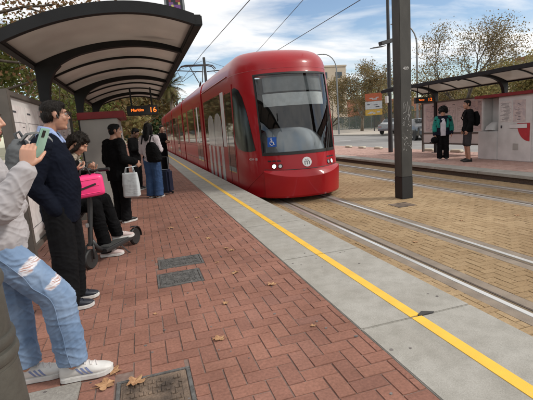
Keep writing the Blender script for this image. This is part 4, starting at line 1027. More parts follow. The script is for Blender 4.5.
def hand(B, w, d, n, side, curl=.35, s=1., spread=.2):
    """w wrist, d towards the knuckles, n the way the palm faces, side the thumb's side (+1/-1 of d x n)"""
    w, d, n = V(w), V(d).normalized(), V(n); n = (n - d * n.dot(d)).normalized(); l = d.cross(n).normalized() * side
    B.loft([(w - d * .01, .024 * s, .018 * s), (w + d * .025 * s, .034 * s, .017 * s), (w + d * .06 * s, .041 * s, .016 * s), (w + d * .092 * s, .040 * s, .012 * s)], l, 14, 2.4)
    for k, (o, L) in enumerate(((.030, .070), (.0105, .080), (-.0095, .075), (-.029, .058))):
        p = w + d * .088 * s + l * o * s; dd = (d + l * (o * spread * 8)).normalized(); a = curl * (1 + .12 * k); pts = [p - d * .02 * s, p]; ang = a * .8
        for q, fr in enumerate((.45, .31, .24)):
            v = dd * math.cos(ang) + n * math.sin(ang); p = p + v * (L * fr * s); pts.append(p); ang += a * (1.15 if q == 0 else .9)
        B.chain(pts, [.0095 * s, .0092 * s, .0083 * s, .0076 * s, .0066 * s], 8)
    p0 = w + d * .022 * s + l * .024 * s; v = (d * .62 + l * .72 + n * .35).normalized(); p1 = p0 + v * .038 * s; v2 = (d * .86 + l * .25 + n * (.35 + curl * .4)).normalized(); p2 = p1 + v2 * .032 * s; p3 = p2 + (v2 + n * .25 - l * .15).normalized() * .026 * s
    B.chain([p0, p1, p2, p3], [.014 * s, .0115 * s, .0098 * s, .0078 * s], 8)
def shoe(parent, O, ank, d, L, m_up, m_sole, stripes=None, s=1.):
    """ank on the ground under the ankle; d the toe direction"""
    d = V(d); d.z = 0; d.normalize(); l = d.cross(UP); a = V(ank); z0 = a.z; a = V((a.x, a.y, 0))
    heel = a - d * L * .27
    prof = [(0, .022, .014, .060), (.025, .031, .018, .104), (.10, .038, .020, .118), (.27, .040, .020, .116), (.40, .041, .020, .104), (.54, .045, .020, .086), (.70, .049, .020, .070), (.84, .045, .019, .060), (.94, .034, .019, .051), (1., .014, .022, .038)]
    b = MB(); R = []; so = MB(); RS = []; shp = lambda u: .030 if u < .8 else .030 + .006 * (u - .8) / .2
    for (u, w, zb, zt) in prof:
        c = heel + d * (L * u); w *= L / .28; ring = []
        for k in range(14):
            t = 2 * math.pi * k / 14; cs, sn = math.cos(t), math.sin(t); zz = (zb + zt) / 2 + (zt - zb) / 2 * sp(sn, .8); ww = w * sp(cs, .75) * (1 - .35 * max(0, (zz - .05) / .06))
            ring.append(c + l * ww + V((0, 0, z0 + zz * s)) - O)
        R.append(ring); w2 = w + .005; lift = .012 * max(0, (u - .8) / .2) ** 2
        RS.append([c + l * q[0] + V((0, 0, z0 + q[1])) - O for q in ((-w2, .0 + lift), (w2, .0 + lift), (w2 + .001, shp(u) + lift * .5), (-w2 - .001, shp(u) + lift * .5))])
    b.rings(R); o = b.build('shoe', m_up, parent, smooth=True)
    so.rings(RS); so.build('sole', m_sole, o, bevel=.004)
    # laces and tongue
    q = MB()
    for k in range(5):
        u = .46 + k * .058; c = heel + d * (L * u); pl = []
        for w_ in (-.026, -.014, 0, .014, .026):
            ok, loc, nn, ix = o.ray_cast(c + l * w_ + d * (.006 * (-1) ** k * w_ / .026) + V((0, 0, z0 + .3)) - O, V((0, 0, -1)))
            if ok: pl.append(loc + V((0, 0, .0012)))
        if len(pl) > 2: q.tube(pl, .0040, 5)
    if not q.v: q.box((-.001, -.001, .05), (.001, .001, .052))
    q.build('laces', M['paper'] if m_up in (M['shoewhite'], M['shoepink']) else m_up, o)
    if stripes:
        for sd in (-1, 1):
            q = MB()
            for k in range(3):
                u = .40 + k * .085; c = heel + d * (L * u); pts_ = []
                for z_, du in ((.034, .012), (.044, .004), (.054, -.004), (.064, -.012), (.074, -.02)):
                    ok, loc, nn, ix = o.ray_cast(c + d * du + l * (sd * .15) + V((0, 0, z0 + z_)) - O, -l * sd)
                    if ok: pts_.append((loc, l * sd))
                if len(pts_) < 2: continue
                rr_ = [[p_ - d * .006 + n_ * .0004, p_ + d * .006 + n_ * .0004, p_ + d * .006 + n_ * .0018, p_ - d * .006 + n_ * .0018] for p_, n_ in pts_]
                q.rings(rr_)
            q.build('stripes', stripes, o)
    return o
def person(label, P, look, skin, top, trou, hair, shoes, voxel=.008, hs=1., torso=None, sleeve=(.062, .055, .043), leg=(.095, .075, .07), hands=None, fold=.006, hem_z=None, shoeL=.27, fwd=(1, 0, 0), group=None, stripes=None, shorts=False, topname='jacket', sole=None, foot_dirs=None, open_front=None, eyes=True, extra_body=None, hem_drop=.035):
    """P: joints in world space. One continuous body; clothes, hair and shoes are children"""
    P = {k: V(v) for k, v in P.items()}; O = V(P['root']); root = thing('person', label, 'person', O, 0, group)
    L = lambda v: V(v) - O
    fwd = V(fwd).normalized(); lat = fwd.cross(UP).normalized()
    B = MB(); HP, HA = head(B, L(P['hd']), look, hs)
    B.cap(HP(0, -.02, -.06), L(P['nk']), .050 * hs, .056 * hs)
    pel, nk = P['pelvis'], P['nk']; mid = (pel + nk) / 2
    B.loft([(L(pel - UP * .08), .13, .10), (L(pel), .15, .105), (L(mid), .13, .095), (L(mid + (nk - pel) * .25), .155, .10), (L(nk - (nk - pel) * .10), .13, .07), (L(nk), .06, .055)], lat)
    for sd in 'RL':
        B.chain([L(P['s' + sd]), L(P['e' + sd]), L(P['w' + sd])], [.048, .038, .027])
        B.cap(L(nk - UP * .03), L(P['s' + sd]), .05, .048)
        B.chain([L(P['h' + sd]), L(P['k' + sd]), L(P['a' + sd])], [.082, .055, .038])
        hd = (hands or {}).get(sd)
        dd = (P['w' + sd] - P['e' + sd]).normalized()
        if hd is None: hd = dict(d=dd, n=-lat if sd == 'R' else lat, side=1 if sd == 'R' else -1)
        if 'side' not in hd: hd['side'] = 1
        hand(B, L(P['w' + sd]), hd.get('d', dd), hd['n'], hd['side'], hd.get('curl', .35), hd.get('s', 1.))
        fd = V((foot_dirs or {}).get(sd, fwd)); a = L(P['a' + sd])
        B.cap(a, a + fd * .10 - UP * .045, .030, .020); B.cap(a, a - fd * .02 - UP * .035, .030, .026)
    if extra_body: extra_body(B, L)
    B.remesh('body', skin, root, voxel, 2)
    if eyes:
        for k in (-1, 1):
            e = MB(); e.ell(HP(k * .031, .0745, .008), (.0125 * hs,) * 3, HA, 10, 8); eo = e.build('eye', M['eyewhite'], root, smooth=True)
            e = MB(); e.ell(HP(k * .031, .0855, .008), (.0062 * hs, .004 * hs, .0062 * hs), HA, 10, 8); e.build('iris', M['iris'], eo, smooth=True)
            e = MB(); e.cap(HP(k * .018, .092, .030), HP(k * .046, .080, .030), .0035 * hs, .0028 * hs, 6); e.build('eyebrow', hair[1], root, smooth=True)
        e = MB(); e.cap(HP(-.015, .0885, -.0615), HP(.015, .0885, -.0615), .0050 * hs, .0050 * hs, 8); e.build('mouth', M['lips'], root, smooth=True)
    # top garment
    if top:
        G = MB(); hz = hem_z if hem_z is not None else pel.z - .08
        if torso is None: torso = [(0, .175, .12), (.35, .165, .12), (.7, .185, .125), (.9, .165, .10), (1., .075, .07)]
        base = V((pel.x, pel.y, hz)) if abs(pel.x - nk.x) < .12 and abs(pel.y - nk.y) < .12 else pel - UP * .02
        secs = []
        for row in torso:
            u, a, b_ = row[:3]; c = base + (nk + UP * .015 - base) * u
            if len(row) > 3: c = c + fwd * row[3]
            secs.append((L(c), a, b_))
        G.loft(secs, lat, 24, 2.4)
        for sd in 'RL':
            w = P['w' + sd]; e_ = P['e' + sd]; cuff = w + (e_ - w).normalized() * .02
            G.cap(L(nk - UP * .05), L(P['s' + sd]), .07, sleeve[0]); G.chain([L(P['s' + sd]), L(P['e' + sd]), L(cuff)], list(sleeve))
        G.remesh(topname, top, root, voxel * 1.15, 2, folds(fold, 8., .6, O.x))
    # trousers
    if trou:
        G = MB(); G.loft([(L(pel - UP * .10), .14, .105), (L(pel), .165, .12), (L(pel + UP * .10), .155, .11)], lat, 20)
        for sd in 'RL':
            a = P['a' + sd]; k = P['k' + sd]
            if shorts: G.chain([L(P['h' + sd]), L(k + (P['h' + sd] - k).normalized() * .02)], [leg[0], leg[1]])
            else:
                end = a - UP * hem_drop; G.chain([L(P['h' + sd]), L(k)], [leg[0], leg[1]]); G.rings([[L(k + (end - k) * u) + (fwd * math.cos(t) + lat * math.sin(t)) * (leg[1] + (leg[2] - leg[1]) * u) for t in [2 * math.pi * j / 16 for j in range(16)]] for u in (0, .3, .6, .85, 1.)])
        G.remesh('shorts' if shorts else 'trousers', trou, root, voxel * 1.15, 2, folds(fold * .9, 7., .9, O.y))
    # hair
    if hair:
        H = MB(); kind = hair[0]; E = lambda x, y, z, a, b_, d: H.ell(HP(x, y, z), (a * hs, b_ * hs, d * hs), HA, 16, 11)
        if kind == 'short':
            E(0, -.016, .045, .079, .093, .073); E(0, -.046, .0, .072, .056, .074); E(0, .030, .078, .060, .052, .036)
            for k in (-1, 1): H.cap(HP(k * .070, .018, .03), HP(k * .069, .016, -.012), .012 * hs, .008 * hs)
        elif kind == 'long':
            E(0, -.02, .045, .086, .10, .082); E(0, -.055, -.02, .085, .062, .10)
            H.loft([(HP(0, -.05, .03), .085 * hs, .06 * hs), (HP(0, -.075, -.10), .095 * hs, .055 * hs), (HP(0, -.095, -.24), .105 * hs, .05 * hs), (HP(0, -.09, -.36), .09 * hs, .045 * hs), (HP(0, -.085, -.42), .05 * hs, .02 * hs)], HA[0], 16)
            for k in (-1, 1): H.chain([HP(k * .075, .0, .05), HP(k * .085, .0, -.08), HP(k * .09, -.01, -.22)], [.026 * hs, .03 * hs, .018 * hs])
        elif kind in ('curly', 'afro'):
            rd2 = random.Random(3); rr = 1.0 if kind == 'curly' else 1.38
            E(0, -.02, .045, .083 * rr, .098 * rr, .08 * rr)
            for i in range(150 if kind == 'curly' else 170):
                t = rd2.uniform(0, 2 * math.pi); z = rd2.uniform(-.9 if kind == 'curly' else -.6, 1); q = math.sqrt(1 - z * z)
                x, yv, zz = .088 * rr * q * math.cos(t), -.02 + .102 * rr * q * math.sin(t), .035 + .092 * rr * z
                if yv > .02 and zz < .085: continue
                E(x, yv, zz, .017 * rr, .017 * rr, .017 * rr)
            if kind == 'curly':
                for k in (-1, 1): H.chain([HP(k * .078, .01, .05), HP(k * .082, .02, -.05), HP(k * .075, -.01, -.13)], [.024 * hs, .026 * hs, .02 * hs])
                H.chain([HP(0, -.09, 0), HP(0, -.10, -.12)], [.06 * hs, .05 * hs])
        if kind == 'bun': E(0, -.02, .045, .082, .098, .078); E(0, -.05, .0, .076, .06, .08); E(0, -.12, .03, .035, .035, .035)
        f2 = (lambda p: .004 * noise.noise(V((p.x * 90, p.y * 90, p.z * 22)))) if kind in ('short', 'long', 'bun') else (lambda p: .006 * noise.noise(p * 60))
        ho = H.remesh('hair', hair[1], root, max(.006, voxel * .8), 1, f2)
        # loose strands lying over the hair mass
        rd3 = random.Random(17); sv = []; sf = []; vv = ho.data.vertices; cen = HP(0, -.02, .03); nst = 2600 if voxel < .007 else 900
        for q in range(nst):
            v = vv[rd3.randrange(len(vv))]; p = v.co.copy(); n = v.normal
            if kind in ('curly', 'afro'): d = V((rd3.gauss(0, 1), rd3.gauss(0, 1), rd3.gauss(0, 1))) + n * .8; Ls = rd3.uniform(.012, .03)
            else:
                d = -HA[2] * 1.0 - HA[1] * (.9 if (p - cen).dot(HA[2]) > .02 * hs else .15) + V((rd3.gauss(0, .22), rd3.gauss(0, .22), rd3.gauss(0, .22))); Ls = rd3.uniform(.014, .030) * (3.2 if kind == 'long' else 1)
            d = d - n * (d.dot(n) - .22 * d.length); d.normalize(); sd_ = d.cross(n).normalized() * rd3.uniform(.0006, .0013); o = len(sv); k3 = 4
            for i3 in range(k3):
                u = i3 / (k3 - 1); c3 = p + d * (Ls * u) + n * (.0015 + .002 * math.sin(u * 3) - .004 * u * u); w3 = 1 - .8 * u; sv += [tuple(c3 - sd_ * w3), tuple(c3 + sd_ * w3)]
                if kind in ('curly', 'afro'): d = (d + V((rd3.gauss(0, .5), rd3.gauss(0, .5), rd3.gauss(0, .5)))).normalized()
            sf += [(o + 2 * i3, o + 2 * i3 + 1, o + 2 * i3 + 3, o + 2 * i3 + 2) for i3 in range(k3 - 1)]
        me = bpy.data.meshes.new('strands'); me.from_pydata(sv, [], sf); me.update(); st_ = link('strands', me, hair[1], ho); st_['kind'] = 'stuff'
    for sd in 'RL':
        a = P['a' + sd]; shoe(root, O, V((a.x, a.y, a.z - .085)), (foot_dirs or {}).get(sd, fwd), shoeL, shoes, sole or M['shoewhite'], stripes)
    return root, HP, HA, L
def std_pose(root, f, h=1.7, lean=0., arms=None, stance=.1):
    """joints of a standing adult: local (right, forward, up) scaled to height h"""
    root = V(root); f = V(f).normalized(); r = f.cross(UP); s = h / 1.7
    W = lambda x, y, z: root + (r * x + f * (y + lean * z) + UP * z) * s
    P = dict(root=root, hd=W(0, .03, 1.585), nk=W(0, -.015, 1.42), pelvis=W(0, 0, .90), sR=W(.175, -.01, 1.36), sL=W(-.175, -.01, 1.36), eR=W(.235, -.03, 1.09), eL=W(-.235, -.03, 1.09), wR=W(.225, .07, .86), wL=W(-.225, .07, .86),
             hR=W(.085, 0, .88), hL=W(-.085, 0, .88), kR=W(stance - .005, .025, .48), kL=W(-stance + .005, .02, .48), aR=W(stance, -.02, .085), aL=W(-stance, -.02, .085))
    for k in ('aR', 'aL'): P[k].z = root.z + .085
    for k, v in (arms or {}).items(): P[k] = W(*v)
    return P, W, r, f

def build_people():
    # ---- woman with the mint phone at the left edge
    P = dict(root=(-.70, 2.48, 0), hd=(-.765, 2.47, 1.51), nk=(-.83, 2.48, 1.345), pelvis=(-.80, 2.48, .88), sR=(-.84, 2.32, 1.275), sL=(-.84, 2.64, 1.275), eR=(-.685, 2.27, 1.065), wR=(-.548, 2.29, 1.255), eL=(-.74, 2.66, 1.03), wL=(-.70, 2.42, 1.03),
             hR=(-.775, 2.405, .83), hL=(-.81, 2.555, .83), kR=(-.545, 2.44, .525), kL=(-.80, 2.555, .46), aR=(-.525, 2.455, .088), aL=(-.79, 2.545, .088))
    hands = dict(R=dict(d=(.18, .12, 1), n=(.25, 1, .05), side=-1, curl=.62), L=dict(d=(.1, -1, -.05), n=(.2, 0, 1), side=1, curl=.3))
    r, HP, HA, L = person('woman in grey sweatshirt and ripped light jeans raising a mint phone at the left edge', P, (1, .02, -.10), M['skin'], M['sweat_grey'], M['jeans'], ('bun', M['hair_brown']), M['shoewhite'], .0046, .98,
           torso=[(0, .165, .135), (.10, .185, .155), (.35, .18, .145), (.7, .19, .13), (.9, .16, .10), (1., .075, .07)], sleeve=(.064, .074, .050), leg=(.098, .090, .082), hands=hands, hem_drop=-.028, fold=.0065, hem_z=.825, shoeL=.29, stripes=M['shoestripe'], topname='sweatshirt')
    wv, ev = V(P['wR']), V(P['eR']); dv = (wv - ev).normalized(); b = MB(); fx, fy = frame_of(dv)
    b.rings([[L(wv - dv * q) + (fx * math.cos(t) + fy * math.sin(t)) * k for t in [2 * math.pi * j / 24 for j in range(24)]] for q, k in ((.075, .046), (.065, .047), (.04, .042), (.012, .041), (.004, .038), (.006, .030))]); b.build('cuff', M['sweat_grey'], r, smooth='auto')
    b = MB(); b.loft([(L((-.80, 2.48, .80)), .150, .122), (L((-.80, 2.48, .807)), .164, .136), (L((-.80, 2.48, .855)), .166, .138), (L((-.80, 2.48, .862)), .158, .13)], (0, -1, 0), 32, 2.4); b.build('waistband', M['sweat_grey'], r, smooth='auto')
    b = MB(); c = L((-.545, 2.29, 1.262)); d = (V(P['wR']) - V(P['eR'])).normalized(); x, y = frame_of(d)
    b.tube([c + (x * math.cos(t) + y * math.sin(t)) * .034 for t in [2 * math.pi * k / 18 for k in range(19)]], .004, 6); b.build('wristband', M['rubber'], r, smooth=True)
    tr = [c for c in r.children if c.name.startswith('trousers')][0]; b = MB()
    for sd_, kk in (('R', -1),):
        pth = [V(P['h' + sd_]), V(P['k' + sd_]), V(P['a' + sd_])]; ptsn = []
        for q in range(40):
            u = q / 39 * 1.93; a_ = pth[int(u)]; c_ = pth[int(u) + 1]; p_ = a_ + (c_ - a_) * (u - int(u)); ok, loc, nn, ix = tr.data.vertices and tr.closest_point_on_mesh(L(p_) + V((.0, .3 * kk, 0)))
            ptsn.append(loc + nn * .001)
        for _ in range(3): ptsn = [ptsn[0]] + [(ptsn[i - 1] + ptsn[i] * 2 + ptsn[i + 1]) / 4 for i in range(1, len(ptsn) - 1)] + [ptsn[-1]]
        b.tube(ptsn, .0024, 5)
    b.build('side_seam', M['jeans'], r, smooth=True)
    ph = thing('phone', 'mint green phone held up by the woman in the grey sweatshirt', 'phone', (-.475, 2.335, 1.37))
    up = V((.40, -.05, .90)).normalized(); nrm = V((-.90, .32, .33)); nrm = (nrm - up * nrm.dot(up)).normalized(); wd = up.cross(nrm)
    b = MB(); b.obox((0, 0, 0), wd, up, nrm, .037, .078, .0055); b.build('case', M['mint'], ph, bevel=.004)
    b = MB(); b.obox(nrm * .0062, wd, up, nrm, .034, .074, .0006); b.build('screen', M['screen'], ph)
    b = MB(); b.obox(-nrm * .0065 + up * .05 + wd * .015, wd, up, nrm, .013, .018, .0012); b.build('camera_bump', M['rubber'], ph, bevel=.001)
    # ---- man in navy with glasses
    P = dict(root=(-.68, 3.65, 0), hd=(-.615, 3.65, 1.582), nk=(-.69, 3.65, 1.425), pelvis=(-.69, 3.65, .86), sR=(-.71, 3.465, 1.345), sL=(-.67, 3.83, 1.345), eR=(-.80, 3.42, 1.06), eL=(-.72, 3.89, 1.08), wR=(-.675, 3.49, .83), wL=(-.64, 3.80, .83),
             hR=(-.69, 3.56, .86), hL=(-.68, 3.74, .86), kR=(-.69, 3.55, .47), kL=(-.66, 3.75, .47), aR=(-.72, 3.55, .088), aL=(-.70, 3.76, .088))
    hands = dict(R=dict(d=(.05, .35, -.95), n=(0, 1, .2), side=1, curl=.2), L=dict(d=(.05, -.35, -.95), n=(0, -1, .2), side=-1, curl=.2))
    r, HP, HA, L = person('man in navy sweater and glasses standing with hands in his black trouser pockets', P, (.94, .30, -.08), M['skin2'], M['navy'], M['blacktrouser'], ('short', M['hair_dark']), M['shoenavy'], .0055, .97,
           torso=[(0, .175, .135), (.12, .185, .150, .01), (.4, .185, .152, .035), (.7, .20, .140, .02), (.88, .175, .105), (1., .08, .075)], sleeve=(.078, .070, .056), leg=(.112, .098, .092), hands=hands, fold=.0045, hem_z=.745, fwd=(1, .08, 0), topname='sweater')
    b = MB(); nk = L(P['nk'])
    b.loft([(nk + V((-.005, 0, -.015)), .088, .083), (nk + V((.0, 0, .035)), .073, .070), (nk + V((.008, 0, .068)), .064, .064)], (0, -1, 0), 20, 2.2)
    b.cap(nk + V((.055, -.055, .01)), nk + V((.105, -.045, -.055)), .022, .012); b.cap(nk + V((.06, .055, .01)), nk + V((.11, .035, -.055)), .022, .012)
    b.remesh('collar', M['shirtblue'], r, .006, 1)
    g = MB()
    for k in (-1, 1): g.tube([HP(k * .033 + .023 * math.cos(t), .098, .006 + .017 * math.sin(t)) for t in [2 * math.pi * q / 16 for q in range(17)]], .0018, 5); g.tube([HP(k * .056, .096, .012), HP(k * .076, .06, .014), HP(k * .079, -.008, .012)], .0018, 5)
    g.tube([HP(-.011, .102, .010), HP(.011, .102, .010)], .0018, 5); g.build('glasses', M['rubber'], r)
    g = MB(); g.cap(HP(.083, .006, -.008), HP(.086, .012, -.028), .008, .005); g.build('earbud', M['rubber'], r, smooth=True)
    bp = thing('backpack', 'grey backpack on the back of the man in the navy sweater', 'backpack', (-.90, 3.62, 1.0)); Q = lambda x, y, z: V((x, y, z)) - V((-.90, 3.62, 1.0))
    g = MB(); g.loft([(Q(-.90, 3.62, .98), .12, .05), (Q(-.915, 3.62, 1.02), .145, .085), (Q(-.915, 3.62, 1.2), .15, .09), (Q(-.895, 3.62, 1.34), .135, .07), (Q(-.875, 3.62, 1.41), .09, .035)], (0, 1, 0), 20, 3); g.remesh('bag', M['greypack'], bp, .008, 2, folds(.006, 9, .8, 3))
    g = MB(); g.tube([Q(-.89, 3.60, 1.40), Q(-.905, 3.60, 1.455), Q(-.87, 3.60, 1.47), Q(-.85, 3.60, 1.42)], .011, 8); g.build('top_handle', M['greypack'], bp, smooth=True)
    for sd, yo in ((-1, 3.515), (1, 3.78)):
        g = MB(); pts = [(-.85, yo + .01, 1.40), (-.80, yo, 1.445), (-.73, yo, 1.452), (-.68, yo, 1.432), (-.645, yo, 1.39), (-.63, yo - sd * .02, 1.33), (-.66, yo - sd * .03, 1.20), (-.78, yo - sd * .0, 1.08)]
        R = []
        for i, p in enumerate(pts):
            d = (V(pts[min(i + 1, 7)]) - V(pts[max(i - 1, 0)])).normalized(); n_ = d.cross(V((0, 1, 0))).normalized(); R.append([Q(*p) + V((0, a, 0)) + n_ * c for a, c in ((-.028, -.007), (.028, -.007), (.028, .009), (-.028, .009))])
        g.rings(R); g.build('strap', M['greystrap'], bp, smooth='auto')
    # ---- seated person bent over a phone
    P = dict(root=(-.90, 5.15, 0), hd=(-.640, 4.98, 1.335), nk=(-.765, 5.02, 1.205), pelvis=(-.92, 5.15, .66), sR=(-.79, 4.85, 1.12), sL=(-.80, 5.20, 1.13), eR=(-.80, 4.78, .88), wR=(-.715, 4.80, 1.06), eL=(-.72, 5.22, .88), wL=(-.58, 5.02, 1.02),
             hR=(-.90, 5.07, .66), hL=(-.90, 5.24, .66), kR=(-.49, 5.16, .67), kL=(-.58, 5.04, .62), aR=(-.395, 5.235, .235), aL=(-.53, 5.06, .088))
    hands = dict(R=dict(d=(.9, .35, .28), n=(.1, .2, 1), side=1, curl=.45), L=dict(d=(.3, -.8, .5), n=(.2, .3, 1), side=-1, curl=.5))
    r, HP, HA, L = person('seated person in black with a cream fleece collar bending over a phone', P, (.74, -.10, -.70), M['skin'], M['blackcloth'], M['blackcloth'], ('curly', M['hair_dark']), M['shoepink'], .0065, .93,
           torso=[(0, .17, .13), (.35, .165, .135), (.7, .185, .13), (.9, .165, .10), (1., .08, .075)], sleeve=(.078, .07, .05), leg=(.10, .080, .072), hands=hands, fold=.008, eyes=False, fwd=(.97, -.1, 0), foot_dirs=dict(R=V((.95, .30, 0)), L=V((1, -.1, 0))))
    b = MB(); nk = L(P['nk']); rd = random.Random(8)
    for k in range(40):
        t = rd.uniform(0, 2 * math.pi); b.ell(nk + V((-.03 + .10 * math.cos(t), .115 * math.sin(t), -.005 + rd.uniform(-.03, .05))), (.036, .036, .032))
    b.remesh('fleece_collar', M['fur'], r, .008, 1, lambda p: .008 * noise.noise(p * 80))
    b = MB(); b.cap(L((-.80, 4.78, .95)), L((-.735, 4.795, 1.03)), .058, .048); b.remesh('cuff', M['pinkcloth'], r, .008, 1)
    ph = thing('phone', 'dark phone lying flat in the hand of the seated person', 'phone', (-.605, 4.875, 1.115))
    b = MB(); ax = V((.95, .2, .22)).normalized(); ay = V((-.2, .97, .05)); nn = ax.cross(ay); b.obox((0, 0, 0), ax, ay, nn, .080, .038, .005); b.build('case', M['greypack'], ph, bevel=.003)
    b = MB(); b.obox(nn * .0056, ax, ay, nn, .075, .035, .0006); b.build('screen', M['screen'], ph)
    # ---- man with the pale tote bag
    f = V((.80, .60, 0)); P, W, rr, f = std_pose((-.40, 7.08, 0), f, 1.60, .0, dict(eR=(.25, -.02, 1.10), wR=(.33, .14, 1.04), eL=(-.25, -.02, 1.08), wL=(-.16, .2, 1.02), hd=(.0, .05, 1.575)))
    hands = dict(R=dict(d=V((.6, .3, -.7)), n=-rr + f * .2, side=1, curl=.8))
    r, HP, HA, L = person('man in black jacket and trousers holding a pale shopping tote beside the ticket machine', P, (.97, .2, -.03), M['skin2'], M['blackcloth'], M['blacktrouser'], ('short', M['hair_black']), M['shoeblack'], .0075, .98,
           torso=[(0, .19, .15), (.3, .185, .15), (.7, .20, .145), (.9, .175, .11), (1., .085, .08)], sleeve=(.085, .075, .058), leg=(.105, .085, .08), hands=hands, fold=.008, fwd=f, hem_z=.70)
    wr = V(P['wR']); tg = thing('tote_bag', 'pale grey paper-like tote bag hanging from the hand of the man in black', 'bag', (-.215, 6.83, .43)); O2 = V((-.215, 6.83, .43))
    g = MB(); g.loft([((0, 0, 0), .105, .055), ((.0, 0, .02), .125, .07), ((.0, 0, .20), .125, .065), ((0, 0, .37), .115, .04), ((0, 0, .385), .113, .03)], (.95, -.3, 0), 24, 5); g.remesh('bag', M['tote'], tg, .006, 1, folds(.006, 9, .5, 6, .3))
    hp = wr - O2 + V((.02, -.0, -.07))
    for s in (-1, 1):
        g = MB(); n_ = V((.3, .95, 0)) * (.03 * s); g.tube([V((-.07, .02, .37)) + n_, V((-.045, .01, .47)) + n_ * .7, hp + n_ * .3, V((.055, -.01, .47)) + n_ * .7, V((.07, -.02, .37)) + n_], .007, 6); g.build('handle', M['tote'], tg, smooth=True)
    # ---- woman with long black hair
    f = V((.55, .83, 0)); P, W, rr, f = std_pose((.20, 9.45, 0), f, 1.63, 0, dict(eR=(.235, -.0, 1.10), wR=(.16, .2, 1.10), eL=(-.24, .02, 1.08), wL=(-.14, .20, 1.02), hd=(0, .03, 1.585)))
    r, HP, HA, L = person('woman seen from behind with long black hair, pale sweater and blue jeans', P, (.75, .65, -.05), M['skin'], M['palesweater'], M['jeans_dark'], ('long', M['hair_black']), M['shoebrown'], .009, .98,
           sleeve=(.075, .07, .05), leg=(.115, .10, .105), fold=.008, fwd=f, hem_z=.82, topname='sweater')
    bp = thing('backpack', 'black slouchy backpack on the woman with long black hair', 'backpack', (.24, 9.24, .80)); Q = lambda x, y, z: V((x, y, z)) - V((.24, 9.24, .80))
    g = MB(); g.loft([(Q(.26, 9.24, .80), .13, .06), (Q(.26, 9.235, .84), .165, .10), (Q(.25, 9.25, 1.0), .165, .10), (Q(.23, 9.27, 1.14), .13, .07), (Q(.22, 9.29, 1.22), .07, .03)], rr, 20, 2.8); g.remesh('bag', M['blackcloth'], bp, .009, 1, folds(.008, 9, .8, 2))
    for s in (-1, 1):
        g = MB(); b0 = V((.20, 9.42, 0)); pt = lambda x, y_, z: Q(*(b0 + rr * x + f * y_ + UP * z)); g.tube([pt(s * .1, -.17, 1.2), pt(s * .11, -.08, 1.375), pt(s * .12, .05, 1.36), pt(s * .13, .12, 1.2), pt(s * .16, .03, 1.0), pt(s * .13, -.12, .9)], .016, 6); g.build('strap', M['blackcloth'], bp, smooth=True)
    t = thing('suitcase', 'navy upright suitcase on the bricks beside the long haired woman', 'suitcase', (.44, 9.78, 0), rad(-33))
    g = MB(); g.box((-.17, -.12, .04), (.17, .12, .58)); g.build('shell', M['navycase'], t, bevel=.045, seg=4, smooth='auto')
    for s in (-1, 1):
        g = MB(); g.tube([(s * .09, .08, .56), (s * .09, .08, .86)], .008, 6); g.build('pull_rod', M['galv'], t)
        g = MB(); g.cyl((s * .13 - .015, .08, .03), (s * .13 + .015, .08, .03), .03, 12); g.build('wheel', M['rubber'], t)
    g = MB(); g.tube([(-.09, .08, .86), (.09, .08, .86)], .013, 8); g.build('pull_grip', M['rubber'], t)
    # ---- two people farther along
    f = V((.9, -.4, 0)); P, W, rr, f = std_pose((-.16, 11.2, 0), f, 1.60, 0, dict(eR=(.2, .02, 1.1), wR=(.12, .25, 1.14), eL=(-.2, .02, 1.1), wL=(-.1, .26, 1.14), hd=(0, .09, 1.56)))
    person('person in dark clothes looking down, between the tote bag and the long haired woman', P, (.9, -.3, -.5), M['skin3'], M['blackcloth'], M['blacktrouser'], ('short', M['hair_black']), M['shoeblack'], .010, 1., fold=.006, fwd=f)
    f = V((.7, -.7, 0)); P, W, rr, f = std_pose((.78, 15.6, 0), f, 1.70, 0, dict(eR=(.22, .0, 1.1), wR=(.1, .22, 1.1), eL=(-.22, .0, 1.1), wL=(-.1, .22, 1.1)))
    person('distant person dressed all in black on the left platform, just beyond the long haired woman', P, (.6, -.8, 0), M['skin2'], M['blackcloth'], M['blacktrouser'], ('short', M['hair_black']), M['shoeblack'], .011, 1., fold=.006, fwd=f, eyes=False)
    # ---- far platform pair
    h = 1.68; f = V((-.60, -.80, 0)); P, W, rr, f = std_pose((9.52, 11.38, ZF), f, h, 0, dict(wR=(.25, .05, .84), wL=(-.25, .06, .86), hd=(0, .04, 1.575)))
    r, HP, HA, L = person('woman with big curly black hair in a teal and navy jacket on the far platform', P, (-.72, -.68, -.05), M['skin'], M['navyjacket'], M['blacktrouser'], ('afro', M['hair_black']), M['shoeblack'], .010, 1.1,
           sleeve=(.095, .085, .062), leg=(.108, .085, .088), fold=.009, fwd=f, torso=[(0, .20, .145), (.35, .20, .15), (.7, .22, .145), (.9, .19, .115), (1., .085, .08)], sole=M['shoepink'])
    C = lambda x, y, z: L(V((9.52, 11.38, ZF)) + (rr * x + f * y + UP * z) * (h / 1.7))
    g = MB(); g.loft([(C(0, .130, .80), .082, .022), (C(0, .140, 1.0), .085, .022), (C(0, .134, 1.2), .085, .022), (C(0, .088, 1.36), .06, .02)], rr, 14, 2.5); g.remesh('white_shirt', M['whitetee'], r, .008, 1)
    for s in (-1, 1):
        g = MB(); g.loft([(C(s * .115, .08, 1.06), .062, .062), (C(s * .125, .065, 1.2), .070, .066), (C(s * .12, .03, 1.33), .062, .07)], rr, 14, 2.5)
        g.chain([C(s * .18, -.01, 1.36), C(s * .24, -.03, 1.09), C(s * .248, .02, .97)], [.095, .091, .082]); g.remesh('teal_panel', M['teal'], r, .009, 1, folds(.008, 8, .6, 4))
    w = V(P['wR']); t = thing('cap', 'round black cap dangling from the hand of the woman in teal', 'cap', w + V((-.02, -.02, -.17)))
